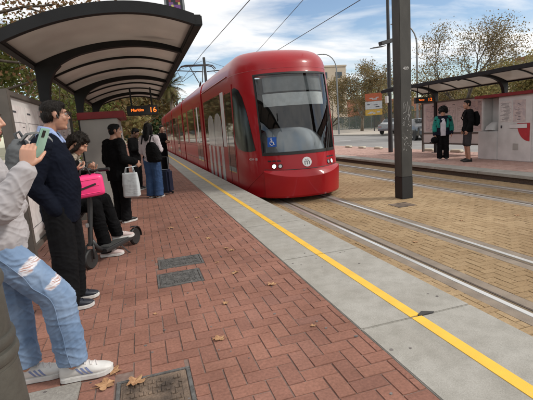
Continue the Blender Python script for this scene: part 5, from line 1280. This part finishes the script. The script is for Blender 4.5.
    g = MB(); g.ell((0, 0, 0), (.13, .13, .115)); g.loft([((-.1, -.02, -.05), .08, .01), ((-.2, -.03, -.06), .05, .008)], (0, 1, 0), 12); g.remesh('crown', M['blackcloth'], t, .009, 1)
    g = MB(); g.tube([(0, 0, .1), (.01, 0, .16), (.02, .01, .12)], .006, 5); g.build('strap', M['blackcloth'], t)
    h = 1.86; f = V((-.85, .45, 0)); P, W, rr, f = std_pose((9.52, 10.30, ZF), f, h, 0, dict(wR=(.215, .06, .87), wL=(-.215, .06, .87), hd=(0, .03, 1.57)), .11)
    r, HP, HA, L = person('man in black hooded top and dark shorts looking left on the far platform', P, (-.93, .30, -.02), M['skin2'], M['blackcloth'], M['shorts'], ('short', M['hair_black']), M['shoeblack'], .010, 1.1,
           sleeve=(.088, .08, .06), leg=(.092, .090, .1), fold=.007, fwd=f, shorts=True, sole=M['shoeblack'], torso=[(0, .19, .135), (.35, .185, .135), (.7, .205, .135), (.9, .18, .11), (1., .085, .08)])
    bp = thing('backpack', 'black backpack on the man in shorts on the far platform', 'backpack', V((9.52, 10.30, ZF + 1.15)) - f * .22); O3 = bp.location.copy()
    C = lambda x, y, z: V((9.52, 10.30, ZF)) + (rr * x + f * y + UP * z) * (h / 1.7) - O3
    g = MB(); g.loft([(C(0, -.19, .98), .12, .05), (C(0, -.215, 1.04), .15, .085), (C(0, -.215, 1.22), .15, .085), (C(0, -.19, 1.36), .12, .05)], rr, 18, 3); g.remesh('bag', M['blackcloth'], bp, .010, 1)
    for s in (-1, 1):
        g = MB(); g.tube([C(s * .1, -.12, 1.34), C(s * .11, -.03, 1.43), C(s * .12, .09, 1.36), C(s * .12, .135, 1.2), C(s * .16, .02, 1.05), C(s * .12, -.14, 1.02)], .018, 6); g.build('strap', M['blackcloth'], bp, smooth=True)
build_people()

# ------------------------------------------------------------------ SCOOTER AND PINK CASE
A0 = V((-.66, 4.66, 0)); A1 = V((-.19, 5.50, 0)); D = (A1 - A0).normalized(); Lt = D.cross(UP)
sc = thing('kick_scooter', 'black electric kick scooter parked in front of the seated person', 'scooter', A0)
Z = lambda along, side, z: D * along + Lt * side + UP * z
def wheel_(al):
    b = MB(); b.lathe([(.062, -.018), (.098, -.024), (.108, -.012), (.108, .012), (.098, .024), (.062, .018)], Z(al, 0, .108), 28, Lt); w = b.build('wheel', M['rubber'], sc, smooth='auto')
    b = MB(); b.lathe([(.02, -.02), (.064, -.014), (.064, .014), (.02, .02)], Z(al, 0, .108), 20, Lt); b.build('hub', M['scooter'], w, smooth='auto')
wheel_(0); wheel_(.92)
b = MB(); b.loft([(Z(.20, 0, .135), .072, .022), (Z(.24, 0, .135), .082, .026), (Z(.72, 0, .135), .082, .026), (Z(.78, 0, .138), .066, .022)], Lt, 16, 5); dk = b.build('deck', M['scooter'], sc, smooth='auto')
b = MB(); b.loft([(Z(.26, 0, .1635), .066, .003), (Z(.70, 0, .1635), .066, .003)], Lt, 12, 6); b.build('deck_mat', M['deck'], dk)
b = MB(); b.tube([Z(.21, 0, .14), Z(.13, 0, .20), Z(.06, 0, .30)], .028, 10); b.build('neck', M['scooter'], sc, smooth=True)
b = MB()
for s in (-1, 1): b.tube([Z(0, s * .045, .108), Z(.02, s * .045, .24), Z(.045, s * .02, .27)], .012, 8)
b.build('fork', M['scooter'], sc, smooth=True)
b = MB(); b.tube([Z(.035, 0, .24), Z(.185, 0, 1.02)], .026, 12); b.build('stem', M['scooter'], sc, smooth='auto')
b = MB(); b.tube([Z(.185, -.22, 1.05), Z(.185, -.08, 1.04), Z(.185, .08, 1.04), Z(.185, .22, 1.05)], .014, 8); b.build('handlebar', M['scooter'], sc, smooth=True)
for s in (-1, 1):
    b = MB(); b.tube([Z(.185, s * .13, 1.045), Z(.19, s * .25, 1.05)], .020, 10); b.build('grip', M['rubber'], sc, smooth='auto')
    b = MB(); b.tube([Z(.17, s * .12, 1.035), Z(.11, s * .14, 1.02), Z(.09, s * .22, 1.02)], .006, 6); b.build('brake_lever', M['galv'], sc, smooth=True)
b = MB(); b.lathe([(.03, -.015), (.042, 0), (.03, .02)], Z(.18, 0, 1.05), 16, (0, 0, 1)); b.build('dashboard', M['rubber'], sc, smooth='auto')
b = MB(); b.tube([Z(.15, .02, .98), Z(.10, .05, .7), Z(.03, .055, .42), Z(.02, .04, .26)], .004, 5); b.build('cable', M['rubber'], sc)
b = MB(); R = []
for k in range(9):
    a = rad(-10 + 115 * k / 8); c = Z(.92, 0, .108) + (D * math.cos(a) + UP * math.sin(a)) * .126; R.append([c + Lt * x + (D * math.cos(a) + UP * math.sin(a)) * z for x, z in ((-.035, 0), (.035, 0), (.03, .006), (-.03, .006))])
b.rings(R); b.build('rear_mudguard', M['scooter'], sc, smooth='auto')
b = MB(); b.tube([Z(.5, .06, .115), Z(.53, .13, .02), Z(.55, .14, .005)], .007, 6); b.build('kickstand', M['scooter'], sc)
b = MB(); b.box((-.02, -.02, .0), (.02, .02, .05)); b.v = [tuple(Z(.03, 0, .45) + V(v) * .9) for v in b.v]; b.build('headlamp', M['lampoff'], sc, bevel=.006)
pc = thing('hard_case', 'hot pink hard carry case hanging on the scooter handlebar', 'case', (-.58, 4.64, .90)); ax = V((.975, .22, .05)).normalized(); ay = V((-.22, .975, 0)).normalized(); az = ax.cross(ay)
def shell_half(sg, m, nm):
    b = MB(); b.loft([(ay * (sg * q), a, c) for q, a, c in ((.004, .150, .108), (.020, .153, .111), (.075, .155, .113), (.098, .150, .108), (.112, .138, .096), (.118, .118, .078))], ax, 40, 7)
    for k in (-.07, 0, .07): b.tube([ay * (sg * .119) + az * k - ax * .10, ay * (sg * .119) + az * k + ax * .10], .004, 6)
    b.build(nm, m, pc, smooth='auto')
shell_half(-1, M['pink'], 'front_shell'); shell_half(1, M['pink'], 'rear_shell')
b = MB(); b.obox((0, 0, 0), ax, az, ay, .150, .107, .010); b.build('zip_seam', M['rubber'], pc, bevel=.004)
b = MB(); b.obox(-ay * .122 + ax * -.01 + az * .0, (ax + az * .22).normalized(), (az - ax * .22).normalized(), ay, .085, .010, .006); b.build('side_handle', M['rubber'], pc, bevel=.004)
b = MB(); b.tube([ax * -.05 + az * .108, ax * -.04 + az * .17, ax * .03 + az * .19 + ay * .05, ax * .05 + az * .108], .010, 8); b.build('carry_loop', M['rubber'], pc, smooth=True)

# bollard at lower left
bo = thing('bollard', 'olive grey cast iron bollard with raised rings, cut by the lower left corner', 'bollard', (-.768, 1.82, .0))
b = MB(); b.lathe([(.21, -.03), (.21, .06), (.19, .08), (.178, .40), (.172, .50)], n=40); b.build('foot', M['bollard'], bo, smooth='auto')
b = MB(); b.lathe([(.170, .50), (.164, .85), (.162, .90), (.15, .925), (.08, .945), (.0, .95)], n=40); b.build('shaft', M['bollard'], bo, smooth='auto')
for zz, r0 in ((.545, .184), (.605, .180), (.85, .176)):
    b = MB(); b.lathe([(r0 - .03, -.028), (r0 - .004, -.022), (r0, -.008), (r0, .008), (r0 - .004, .022), (r0 - .03, .028)], (0, 0, zz), 40); b.build('ring', M['bollard'], bo, smooth='auto')

# ------------------------------------------------------------------ TREES
def leaf_mesh(pts, size, var, rs):
    n = len(pts); P = np.array(pts, float); a = rs.normal(size=(n, 3)); a /= np.linalg.norm(a, axis=1)[:, None]; c = rs.normal(size=(n, 3)); c -= a * (a * c).sum(1)[:, None]; c /= np.linalg.norm(c, axis=1)[:, None]
    s = size * rs.uniform(1 - var, 1 + var, n)[:, None]; q = np.stack([P - a * s * .6, P + c * s * .42 + a * s * .05, P + a * s * .6, P - c * s * .42 + a * s * .05], 1)
    return q.reshape(-1, 3)
def tree(label, loc, h, crown_r, trunk_h, nleaf, leaf_size, leaf_m, bark=None, seed=0, spread=1., group=None, levels=4, droop=.0, cat='tree', avoid=False, r0=None, squash=1., name='plane_tree'):
    rd = random.Random(seed); rs = np.random.default_rng(seed)
    t = thing(name, label, cat, loc, 0, group); B = MB(); tips = []
    r0 = r0 or h * .022
    def grow(p, d, L, r, lv):
        pts = [p]; n = 4; q = p.copy(); dd = d.copy()
        for i in range(n):
            dd = (dd + V((rd.gauss(0, .13), rd.gauss(0, .13), rd.gauss(0, .08) - droop))).normalized(); q = q + dd * (L / n); pts.append(q.copy())
            if lv >= 2: tips.append((q.copy(), lv))
        B.tube(pts, [r * (1 - .42 * i / n) for i in range(n + 1)], 7 if lv < 2 else 4, cap=lv < 2)
        if lv >= levels or (avoid and lv and q.x + loc[0] > -1.5 and q.z < 3.4): return
        k = rd.choice((3, 3, 4)) if lv < 2 else rd.choice((2, 3))
        for i in range(k):
            az = rd.uniform(0, 2 * math.pi) if lv else 2 * math.pi * (i + rd.random() * .6) / k
            tilt = rd.uniform(.35, .95) * spread
            x, y = frame_of(dd); nd = (dd * math.cos(tilt) + (x * math.cos(az) + y * math.sin(az)) * math.sin(tilt)); nd.z = nd.z * squash + .10; nd.normalize()
            at = pts[-1] if i < 2 else pts[rd.choice((2, 3))]
            grow(at, nd, L * rd.uniform(.62, .86) if lv else (h - trunk_h) * .42 * rd.uniform(.8, 1.1), r * (.58 if lv else .62), lv + 1)
    lean = V((rd.uniform(-.05, .05), rd.uniform(-.05, .05), 1)).normalized()
    grow(V((0, 0, 0)), lean, trunk_h, r0, 0)
    B.build('trunk', bark or M['bark'], t, smooth=True, fix=False)
    tip = [x for x in tips]; pts = []
    mz = max(p.z for p, _ in tip); sc_ = 1.0
    w = [1. if lv >= levels else .45 for _, lv in tip]
    clump = rd.choices(tip, w, k=max(8, nleaf // 9))
    for (p, lv) in clump:
        s = crown_r
        for k in range(9):
            if avoid and p.x + s + loc[0] > -1.6 and p.z < 3.6: continue
            pts.append((p.x + rd.gauss(0, s), p.y + rd.gauss(0, s), p.z + rd.gauss(0, s * .8)))
    q = leaf_mesh(pts, leaf_size, .45, rs); n = len(q) // 4
    me = bpy.data.meshes.new('crown'); me.from_pydata(q.tolist(), [], np.arange(n * 4).reshape(n, 4).tolist()); me.update()
    link('crown', me, leaf_m, t)
    return t
GT = 'plane trees behind the left shelter'
tree('brown leaved plane tree overhanging the near end of the left shelter', (-3.3, 9.8, -.06), 8.6, .42, 2.7, 17000, .085, M['leaf_brown'], M['bark_dark'], r0=.11, seed=3, spread=1.2, group=GT, avoid=True)
tree('second brown plane tree standing farther left behind the shelter', (-7.5, 12.5, -.06), 8.5, .45, 2.4, 14000, .10, M['leaf_brown'], M['bark_dark'], r0=.13, seed=8, spread=1.0, group=GT)
tree('yellow green tree showing under the shelter roof by the near post', (-4.6, 14.5, -.06), 5.6, .36, 1.3, 8000, .095, M['leaf_green'], seed=13, spread=1.1, group=GT, name='broadleaf_tree')
tree('yellow green bushy tree glimpsed behind the notice boards', (-3.9, 21, -.06), 5.4, .36, 1.2, 8000, .11, M['leaf_green'], seed=17, spread=1.1, group=GT, name='broadleaf_tree')
tree('olive tree beyond the shelter end, left of the amber display', (-3.6, 29, -.06), 6.2, .4, 1.6, 6000, .22, M['leaf_mixed'], seed=21, spread=1.1, group=GT, name='broadleaf_tree')
tree('brown leaved tree far along the platform under the amber display', (-2.9, 40, -.06), 6.5, .45, 1.7, 5000, .28, M['leaf_olive'], seed=25, spread=1.1, group=GT, name='broadleaf_tree')
tree('tall green tree at the far end of the platform, left of the palm', (-.8, 58, -.06), 9.0, .55, 2.2, 6000, .34, M['leaf_mixed'], seed=29, spread=1., group=GT, name='broadleaf_tree')
tree('dark green tree far away between the platform end and the tram', (1.5, 78, -.06), 8.5, .6, 2.0, 5000, .42, M['leaf_dark'], seed=33, spread=1., group=GT, name='broadleaf_tree')
tree('dark tree closing the view at the very end of the left platform', (-6.5, 66, -.06), 10, .6, 2.2, 6000, .4, M['leaf_dark'], seed=35, spread=1., group=GT, name='broadleaf_tree')
GR = 'trees across the road'
tree('large thin crowned plane tree with sparse leaves above the far shelter', (23.6, 25.5, -.17), 7.6, .40, 2.3, 10500, .085, M['leaf_sparse'], M['bark_dark'], seed=41, spread=.95, group=GR, levels=5, r0=.17)
tree('plane tree with brownish crown and pale trunk between tower and orange sign', (29.9, 52.0, -.17), 9.6, .45, 3.3, 10000, .16, M['leaf_sparse'], seed=44, spread=.95, group=GR, levels=5, r0=.24)
for i, (x, y, h, m, s, lab) in enumerate(((34, 70, 9.5, 'leaf_mixed', 51, 'brownish tree farthest left behind the plane tree by the tower'), (35, 34, 6.6, 'leaf_olive', 52, 'olive bushy tree behind the left half of the far shelter roof'), (34, 27, 6.2, 'leaf_olive', 53, 'golden olive tree behind the head of the man in shorts'), (34, 21, 5.5, 'leaf_olive', 54, 'golden olive tree behind the white ticket machine'), (35, 15.5, 5.0, 'leaf_mixed', 55, 'dull green tree behind the far shelter at the right edge'), (40, 44, 8, 'leaf_mixed', 56, 'dull green tree right of the big grey post'), (38, 58, 8, 'leaf_olive', 57, 'golden tree behind the slim dark pole'))):
    tree(lab, (x, y, -.17), h, .55, 1.5, 10000, .17, M[m], M['bark_dark'], seed=s, spread=1.1, group=GR, name='broadleaf_tree')
# palms
def palm(label, loc, h, r, seed):
    rd = random.Random(seed); t = thing('palm_tree', label, 'palm tree', loc, 0, 'palm trees beyond the tram')
    b = MB(); b.tube([(0, 0, 0), (.1, 0, h * .5), (.05, 0, h)], [.28, .2, .19], 10); b.build('trunk', M['bark'], t, smooth=True)
    vs = []; fs = []
    for k in range(70):
        az = rd.uniform(0, 2 * math.pi); el = rd.uniform(-1.25, 1.15); L = r * rd.uniform(.8, 1.1); p = V((.05, 0, h)); d = V((math.cos(az) * math.cos(el), math.sin(az) * math.cos(el), math.sin(el)))
        sd = d.cross(UP).normalized(); ps = [p]
        for i in range(5): d = (d + V((0, 0, -.16))).normalized(); ps.append(ps[-1] + d * (L / 5))
        for i in range(1, 6):
            for j in range(4):
                c = ps[i - 1] + (ps[i] - ps[i - 1]) * (j / 4)
                for s in (-1, 1):
                    o = len(vs); w = .09; ll = r * .30 * (1 - abs(i - 3) * .22); e = c + (sd * s * .8 + d * .7 + V((0, 0, -.25))).normalized() * ll; vs += [tuple(c), tuple(c + d * w), tuple(e)]; fs.append((o, o + 1, o + 2))
    me = bpy.data.meshes.new('crown'); me.from_pydata(vs, [], fs); me.update(); link('crown', me, M['palm'], t)
palm('fan palm with a round shaggy crown beyond the shelter end, above the tram', (2.6 + 1.2, 48, -.3), 6.9, 1.9, 3)
palm('second fan palm, lower and farther, beside the first above the tram roof', (4.2, 66, -.3), 7.0, 1.8, 5)

# ------------------------------------------------------------------ BUILDINGS, SIGN, FENCE, CARS
def building(label, x0, x1, y0, y1, h, m, cols, rows, cat='building', roof=None, group=None, name='apartment_building'):
    t = thing(name, label, cat, (x0, y0, -.3), 0, group); w, d = x1 - x0, y1 - y0
    b = MB(); b.box((0, 0, 0), (w, d, h)); b.build('wall', m, t)
    b = MB(); b.box((-.15, -.15, h), (w + .15, d + .15, h + .35)); b.build('roof', roof or m, t)
    for r in range(rows):
        for c in range(cols):
            zz = 1.2 + r * (h - 1.2) / rows; ww = d / cols
            b = MB(); b.box((-.05, c * ww + ww * .28, zz), (.03, c * ww + ww * .72, zz + (h / rows) * .5)); f = b.build('window', M['winglass'], t)
            b = MB(); b.box((-.12, c * ww + ww * .25, zz - .12), (-.001, c * ww + ww * .75, zz - .01)); b.build('sill', m, f)
            ww2 = w / cols; b = MB(); b.box((c * ww2 + ww2 * .28, -.05, zz), (c * ww2 + ww2 * .72, .03, zz + (h / rows) * .5)); f = b.build('window', M['winglass'], t)
            b = MB(); b.box((c * ww2 + ww2 * .25, -.12, zz - .12), (c * ww2 + ww2 * .75, -.001, zz - .01)); b.build('sill', m, f)
    return t
building('tall beige rendered tower block just right of the tram nose', 40.5, 48.0, 90, 100, 14.2, M['beige'], 2, 5)
building('low red brick house with a tiled roof behind the slim dark pole', 42, 52, 66, 74, 4.6, M['redbrickwall'], 4, 1, 'house', M['tiles'], name='brick_house')
building('pale cream block with a red roof edge above the far shelter at right', 47.2, 49.6, 40.6, 43.0, 7.6, M['cream'], 2, 3, roof=M['tiles'])
building('low dull brick building behind the plane tree by the tower', 46, 60, 104, 118, 7, M['redbrickwall'], 4, 2)
building('cream building hidden in the trees behind the far shelter', 56, 66, 20, 40, 5.5, M['cream'], 5, 2, roof=M['tiles'])
building('low cream building far behind the trees right of the big grey post', 60, 70, 56, 76, 6.0, M['cream'], 5, 2, roof=M['tiles'])
building('grey beige apartment block closing the street beyond the end of the tram', -16, 6, 120, 132, 12, M['beige'], 6, 4)
t = thing('billboard', 'post mounted panel sign in orange, white and yellow bands before the fence', 'sign', (29.1, 47.5, -.17), rad(-32))
b = MB(); b.tube([(0, .1, 0), (0, .1, 2.6)], .07, 8); b.build('post', M['pole'], t)
for z0, z1, m, nm in ((2.0, 2.75, 'signyellow', 'yellow_panel'), (2.77, 3.75, 'signwhite', 'white_panel'), (3.77, 4.75, 'orange', 'orange_panel')):
    b = MB(); b.box((-1.05, -.05, z0), (1.05, .05, z1)); p = b.build(nm, M[m], t, bevel=.02)
    b = MB(); rd = random.Random(int(z0 * 10))
    for k in range(4):
        x = rd.uniform(-.9, .5); z = rd.uniform(z0 + .12, z1 - .35); b.box((x, -.058, z), (x + rd.uniform(.15, .5), -.051, z + rd.uniform(.06, .18)))
    b.build('marking', M['ink'] if m == 'signwhite' else M['signwhite'], p)
def fence(label, x, y0, y1, h):
    t = thing('mesh_fence', label, 'fence', (x, y0, -.18)); n = int((y1 - y0) / 2.5)
    for k in range(n + 1):
        b = MB(); b.cyl((0, k * 2.5, 0), (0, k * 2.5, h), .05, 6); b.build('post', M['galv'], t)
    b = MB()
    for k in range(int((y1 - y0) / .16)): b.box((-.012, k * .16, .1), (.012, k * .16 + .07, h - .05))
    b.box((-.03, 0, h - .05), (.03, y1 - y0, h)); b.box((-.03, 0, .05), (.03, y1 - y0, .1)); b.build('slats', M['fence'], t)
fence('green grey slatted fence behind the orange sign and plane tree', 36.0, 42, 88, 2.2)
def car(label, loc, rz, m, L=4.2, group='cars on the road'):
    t = thing('parked_car', label, 'car', loc, rz, group); h = L / 4.2
    prof = [(-2.1, .35), (-2.1, .78), (-2.0, .95), (-1.55, 1.02), (-1.30, 1.12), (-.75, 1.44), (.55, 1.47), (1.35, 1.22), (1.85, 1.0), (2.05, .85), (2.1, .5), (2.05, .3)]
    b = MB(); R = []
    for (x, s) in ((-.84, .93), (-.80, 1), (.80, 1), (.84, .93)):
        R.append([V((x, p[0] * h * (s if abs(x) > .82 else 1), p[1] * (1 if abs(x) < .82 else .97))) for p in prof])
    lo = [V((0, 0, 0))]
    b.rings(R)
    for i, v in enumerate(b.v):
        if v[2] > 1.05: b.v[i] = (v[0] * (1 - .32 * (v[2] - 1.05)), v[1], v[2])
    b.build('body', m, t, smooth='auto', bevel=.02)
    for s in (-1, 1):
        b = MB(); P = [(-1.18, 1.05), (-.72, 1.36), (.52, 1.39), (1.28, 1.16), (1.45, 1.04)]; o = [(s * (.815 if z < 1.1 else .745), y * h, z) for y, z in P]; n = len(P)
        b.add(o + [(x - s * .03, y, z) for x, y, z in o], [tuple(range(n)), tuple(reversed(range(n, 2 * n)))] + [(i, (i + 1) % n, (i + 1) % n + n, i + n) for i in range(n)]); b.build('side_glass', M['carglass'], t)
        for yy in (-1.3, 1.3):
            b = MB(); b.lathe([(.20, -.09), (.31, -.10), (.33, -.06), (.33, .06), (.31, .10), (.20, .09)], (s * .76, yy * h, .33), 20, (1, 0, 0)); w = b.build('wheel', M['rubber'], t, smooth='auto')
            b = MB(); b.lathe([(.02, -.08), (.2, -.07), (.2, .07), (.02, .08)], (s * .77, yy * h, .33), 16, (1, 0, 0)); b.build('rim', M['galv'], w, smooth='auto')
        b = MB(); b.box((s * .55 - .15, 2.02 * h, .78), (s * .55 + .15, 2.09 * h, .92)); b.build('tail_light', M['tail'], t, bevel=.01)
        b = MB(); b.box((s * .58 - .16, -2.12 * h, .66), (s * .58 + .16, -2.05 * h, .80)); b.build('headlight', M['lampoff'], t, bevel=.01)
    b = MB(); b.add([(-.66, .66 * h, 1.45), (.66, .66 * h, 1.45), (.70, 1.30 * h, 1.27), (-.70, 1.30 * h, 1.27)], [(0, 1, 2, 3)]); 
    b.v = [(v[0], v[1], v[2] + .02) for v in b.v]; b.add([(v[0], v[1] - .01, v[2] - .03) for v in b.v[:4]], [(3, 2, 1, 0)]); b.build('rear_window', M['carglass'], t)
    b = MB(); b.add([(-.68, -1.22 * h, 1.185), (.68, -1.22 * h, 1.185), (.64, -.80 * h, 1.435), (-.64, -.80 * h, 1.435)], [(0, 1, 2, 3)]); b.add([(v[0], v[1] + .01, v[2] - .03) for v in b.v[:4]], [(3, 2, 1, 0)]); b.build('windscreen', M['carglass'], t)
car('silver hatchback parked across the road, left of the slim dark pole', (24.0, 35.4, -.17), rad(-58), M['carsilver'])
car('black car standing on the road just right of the big grey post', (19.2, 25.4, -.30), rad(-16), M['carblack'])
car('white car far away at the foot of the beige tower', (58, 112, -.18), rad(60), M['carwhite'])
car('dark car far away near the fence beside the white car', (57, 104, -.18), rad(60), M['carblack'])

# ------------------------------------------------------------------ LIGHT, SKY, CAMERA
SUN_AZ, SUN_EL = 118., 42.          # degrees clockwise from +Y, elevation
sd = V((math.sin(rad(SUN_AZ)) * math.cos(rad(SUN_EL)), math.cos(rad(SUN_AZ)) * math.cos(rad(SUN_EL)), math.sin(rad(SUN_EL))))
sl = bpy.data.lights.new('sun', 'SUN'); sl.energy = 1.5; sl.angle = rad(10); sl.color = (1, .955, .88)
so = bpy.data.objects.new('sun', sl); COL.objects.link(so); so.rotation_euler = (-sd).to_track_quat('-Z', 'Y').to_euler()
w = bpy.data.worlds.new('World'); S.world = w; w.use_nodes = True; nt = w.node_tree
for n in list(nt.nodes): nt.nodes.remove(n)
sky = N(nt, 'ShaderNodeTexSky', sky_type='NISHITA', sun_disc=False); sky.sun_elevation = rad(SUN_EL); sky.sun_rotation = rad(SUN_AZ); sky.air_density = 1.0; sky.dust_density = .6; sky.ozone_density = 1.5
bg1 = N(nt, 'ShaderNodeBackground'); bg1.inputs['Strength'].default_value = .085; nt.links.new(sky.outputs[0], bg1.inputs['Color'])
tc = N(nt, 'ShaderNodeTexCoord'); sx = N(nt, 'ShaderNodeSeparateXYZ'); nt.links.new(tc.outputs['Generated'], sx.inputs[0])
def math_(op, a, b=None, clamp=False):
    n = N(nt, 'ShaderNodeMath', operation=op, use_clamp=clamp)
    for i, x in enumerate((a, b)):
        if x is None: continue
        if isinstance(x, (int, float)): n.inputs[i].default_value = x
        else: nt.links.new(x, n.inputs[i])
    return n.outputs[0]
zc = math_('ADD', math_('MAXIMUM', sx.outputs['Z'], 0.), .16)
cx_ = math_('DIVIDE', sx.outputs['X'], zc); cy_ = math_('DIVIDE', sx.outputs['Y'], zc)
cv = N(nt, 'ShaderNodeCombineXYZ'); nt.links.new(cx_, cv.inputs[0]); nt.links.new(cy_, cv.inputs[1])
mp = N(nt, 'ShaderNodeMapping'); mp.inputs['Location'].default_value = (2.3, .4, 0); mp.inputs['Rotation'].default_value = (0, 0, rad(24)); mp.inputs['Scale'].default_value = (.75, 1.25, 1); nt.links.new(cv.outputs[0], mp.inputs[0])
n1 = N(nt, 'ShaderNodeTexNoise'); n1.inputs['Scale'].default_value = 1.15; n1.inputs['Detail'].default_value = 9; n1.inputs['Roughness'].default_value = .55; n1.inputs['Distortion'].default_value = .35; nt.links.new(mp.outputs[0], n1.inputs['Vector'])
bias = math_('MULTIPLY', sx.outputs['Z'], .95)
mk = math_('ADD', n1.outputs['Fac'], bias)
ramp = N(nt, 'ShaderNodeValToRGB'); ramp.color_ramp.elements[0].position = .58; ramp.color_ramp.elements[1].position = .74; nt.links.new(mk, ramp.inputs['Fac'])
n2 = N(nt, 'ShaderNodeTexNoise'); n2.inputs['Scale'].default_value = 2.6; n2.inputs['Detail'].default_value = 7; nt.links.new(mp.outputs[0], n2.inputs['Vector'])
cc = N(nt, 'ShaderNodeValToRGB'); cc.color_ramp.elements[0].position = .33; cc.color_ramp.elements[1].position = .62; cc.color_ramp.elements[0].color = (.70, .73, .77, 1); cc.color_ramp.elements[1].color = (1.0, .985, .96, 1); nt.links.new(n2.outputs['Fac'], cc.inputs['Fac'])
bg2 = N(nt, 'ShaderNodeBackground'); bg2.inputs['Strength'].default_value = .69; nt.links.new(cc.outputs[0], bg2.inputs['Color'])
mxs = N(nt, 'ShaderNodeMixShader'); nt.links.new(ramp.outputs[0], mxs.inputs[0]); nt.links.new(bg1.outputs[0], mxs.inputs[1]); nt.links.new(bg2.outputs[0], mxs.inputs[2])
wo = N(nt, 'ShaderNodeOutputWorld'); nt.links.new(mxs.outputs[0], wo.inputs['Surface'])

cam = bpy.data.cameras.new('camera'); co = bpy.data.objects.new('camera', cam); COL.objects.link(co); S.camera = co
pit, yaw, rol = .175226806, .284717698, -.0749769900
f = V((math.sin(yaw) * math.cos(pit), math.cos(yaw) * math.cos(pit), -math.sin(pit))); r = V((math.cos(yaw), -math.sin(yaw), 0)); u = r.cross(f)
r2 = r * math.cos(rol) + u * math.sin(rol); u2 = -r * math.sin(rol) + u * math.cos(rol)
co.matrix_world = Matrix(((r2.x, u2.x, -f.x, 0), (r2.y, u2.y, -f.y, 0), (r2.z, u2.z, -f.z, 1.36657), (0, 0, 0, 1)))
cam.sensor_width = 36; cam.sensor_fit = 'HORIZONTAL'; cam.lens = 411.195 / 533 * 36; cam.clip_start = .05; cam.clip_end = 2000
S.view_settings.view_transform = 'Standard'; S.view_settings.look = 'None'; S.view_settings.gamma = 1; S.view_settings.use_curve_mapping = False; S.view_settings.exposure = 0.80
S.render.engine = 'CYCLES'; S.cycles.use_denoising = True; S.cycles.max_bounces = 8; S.cycles.transparent_max_bounces = 12
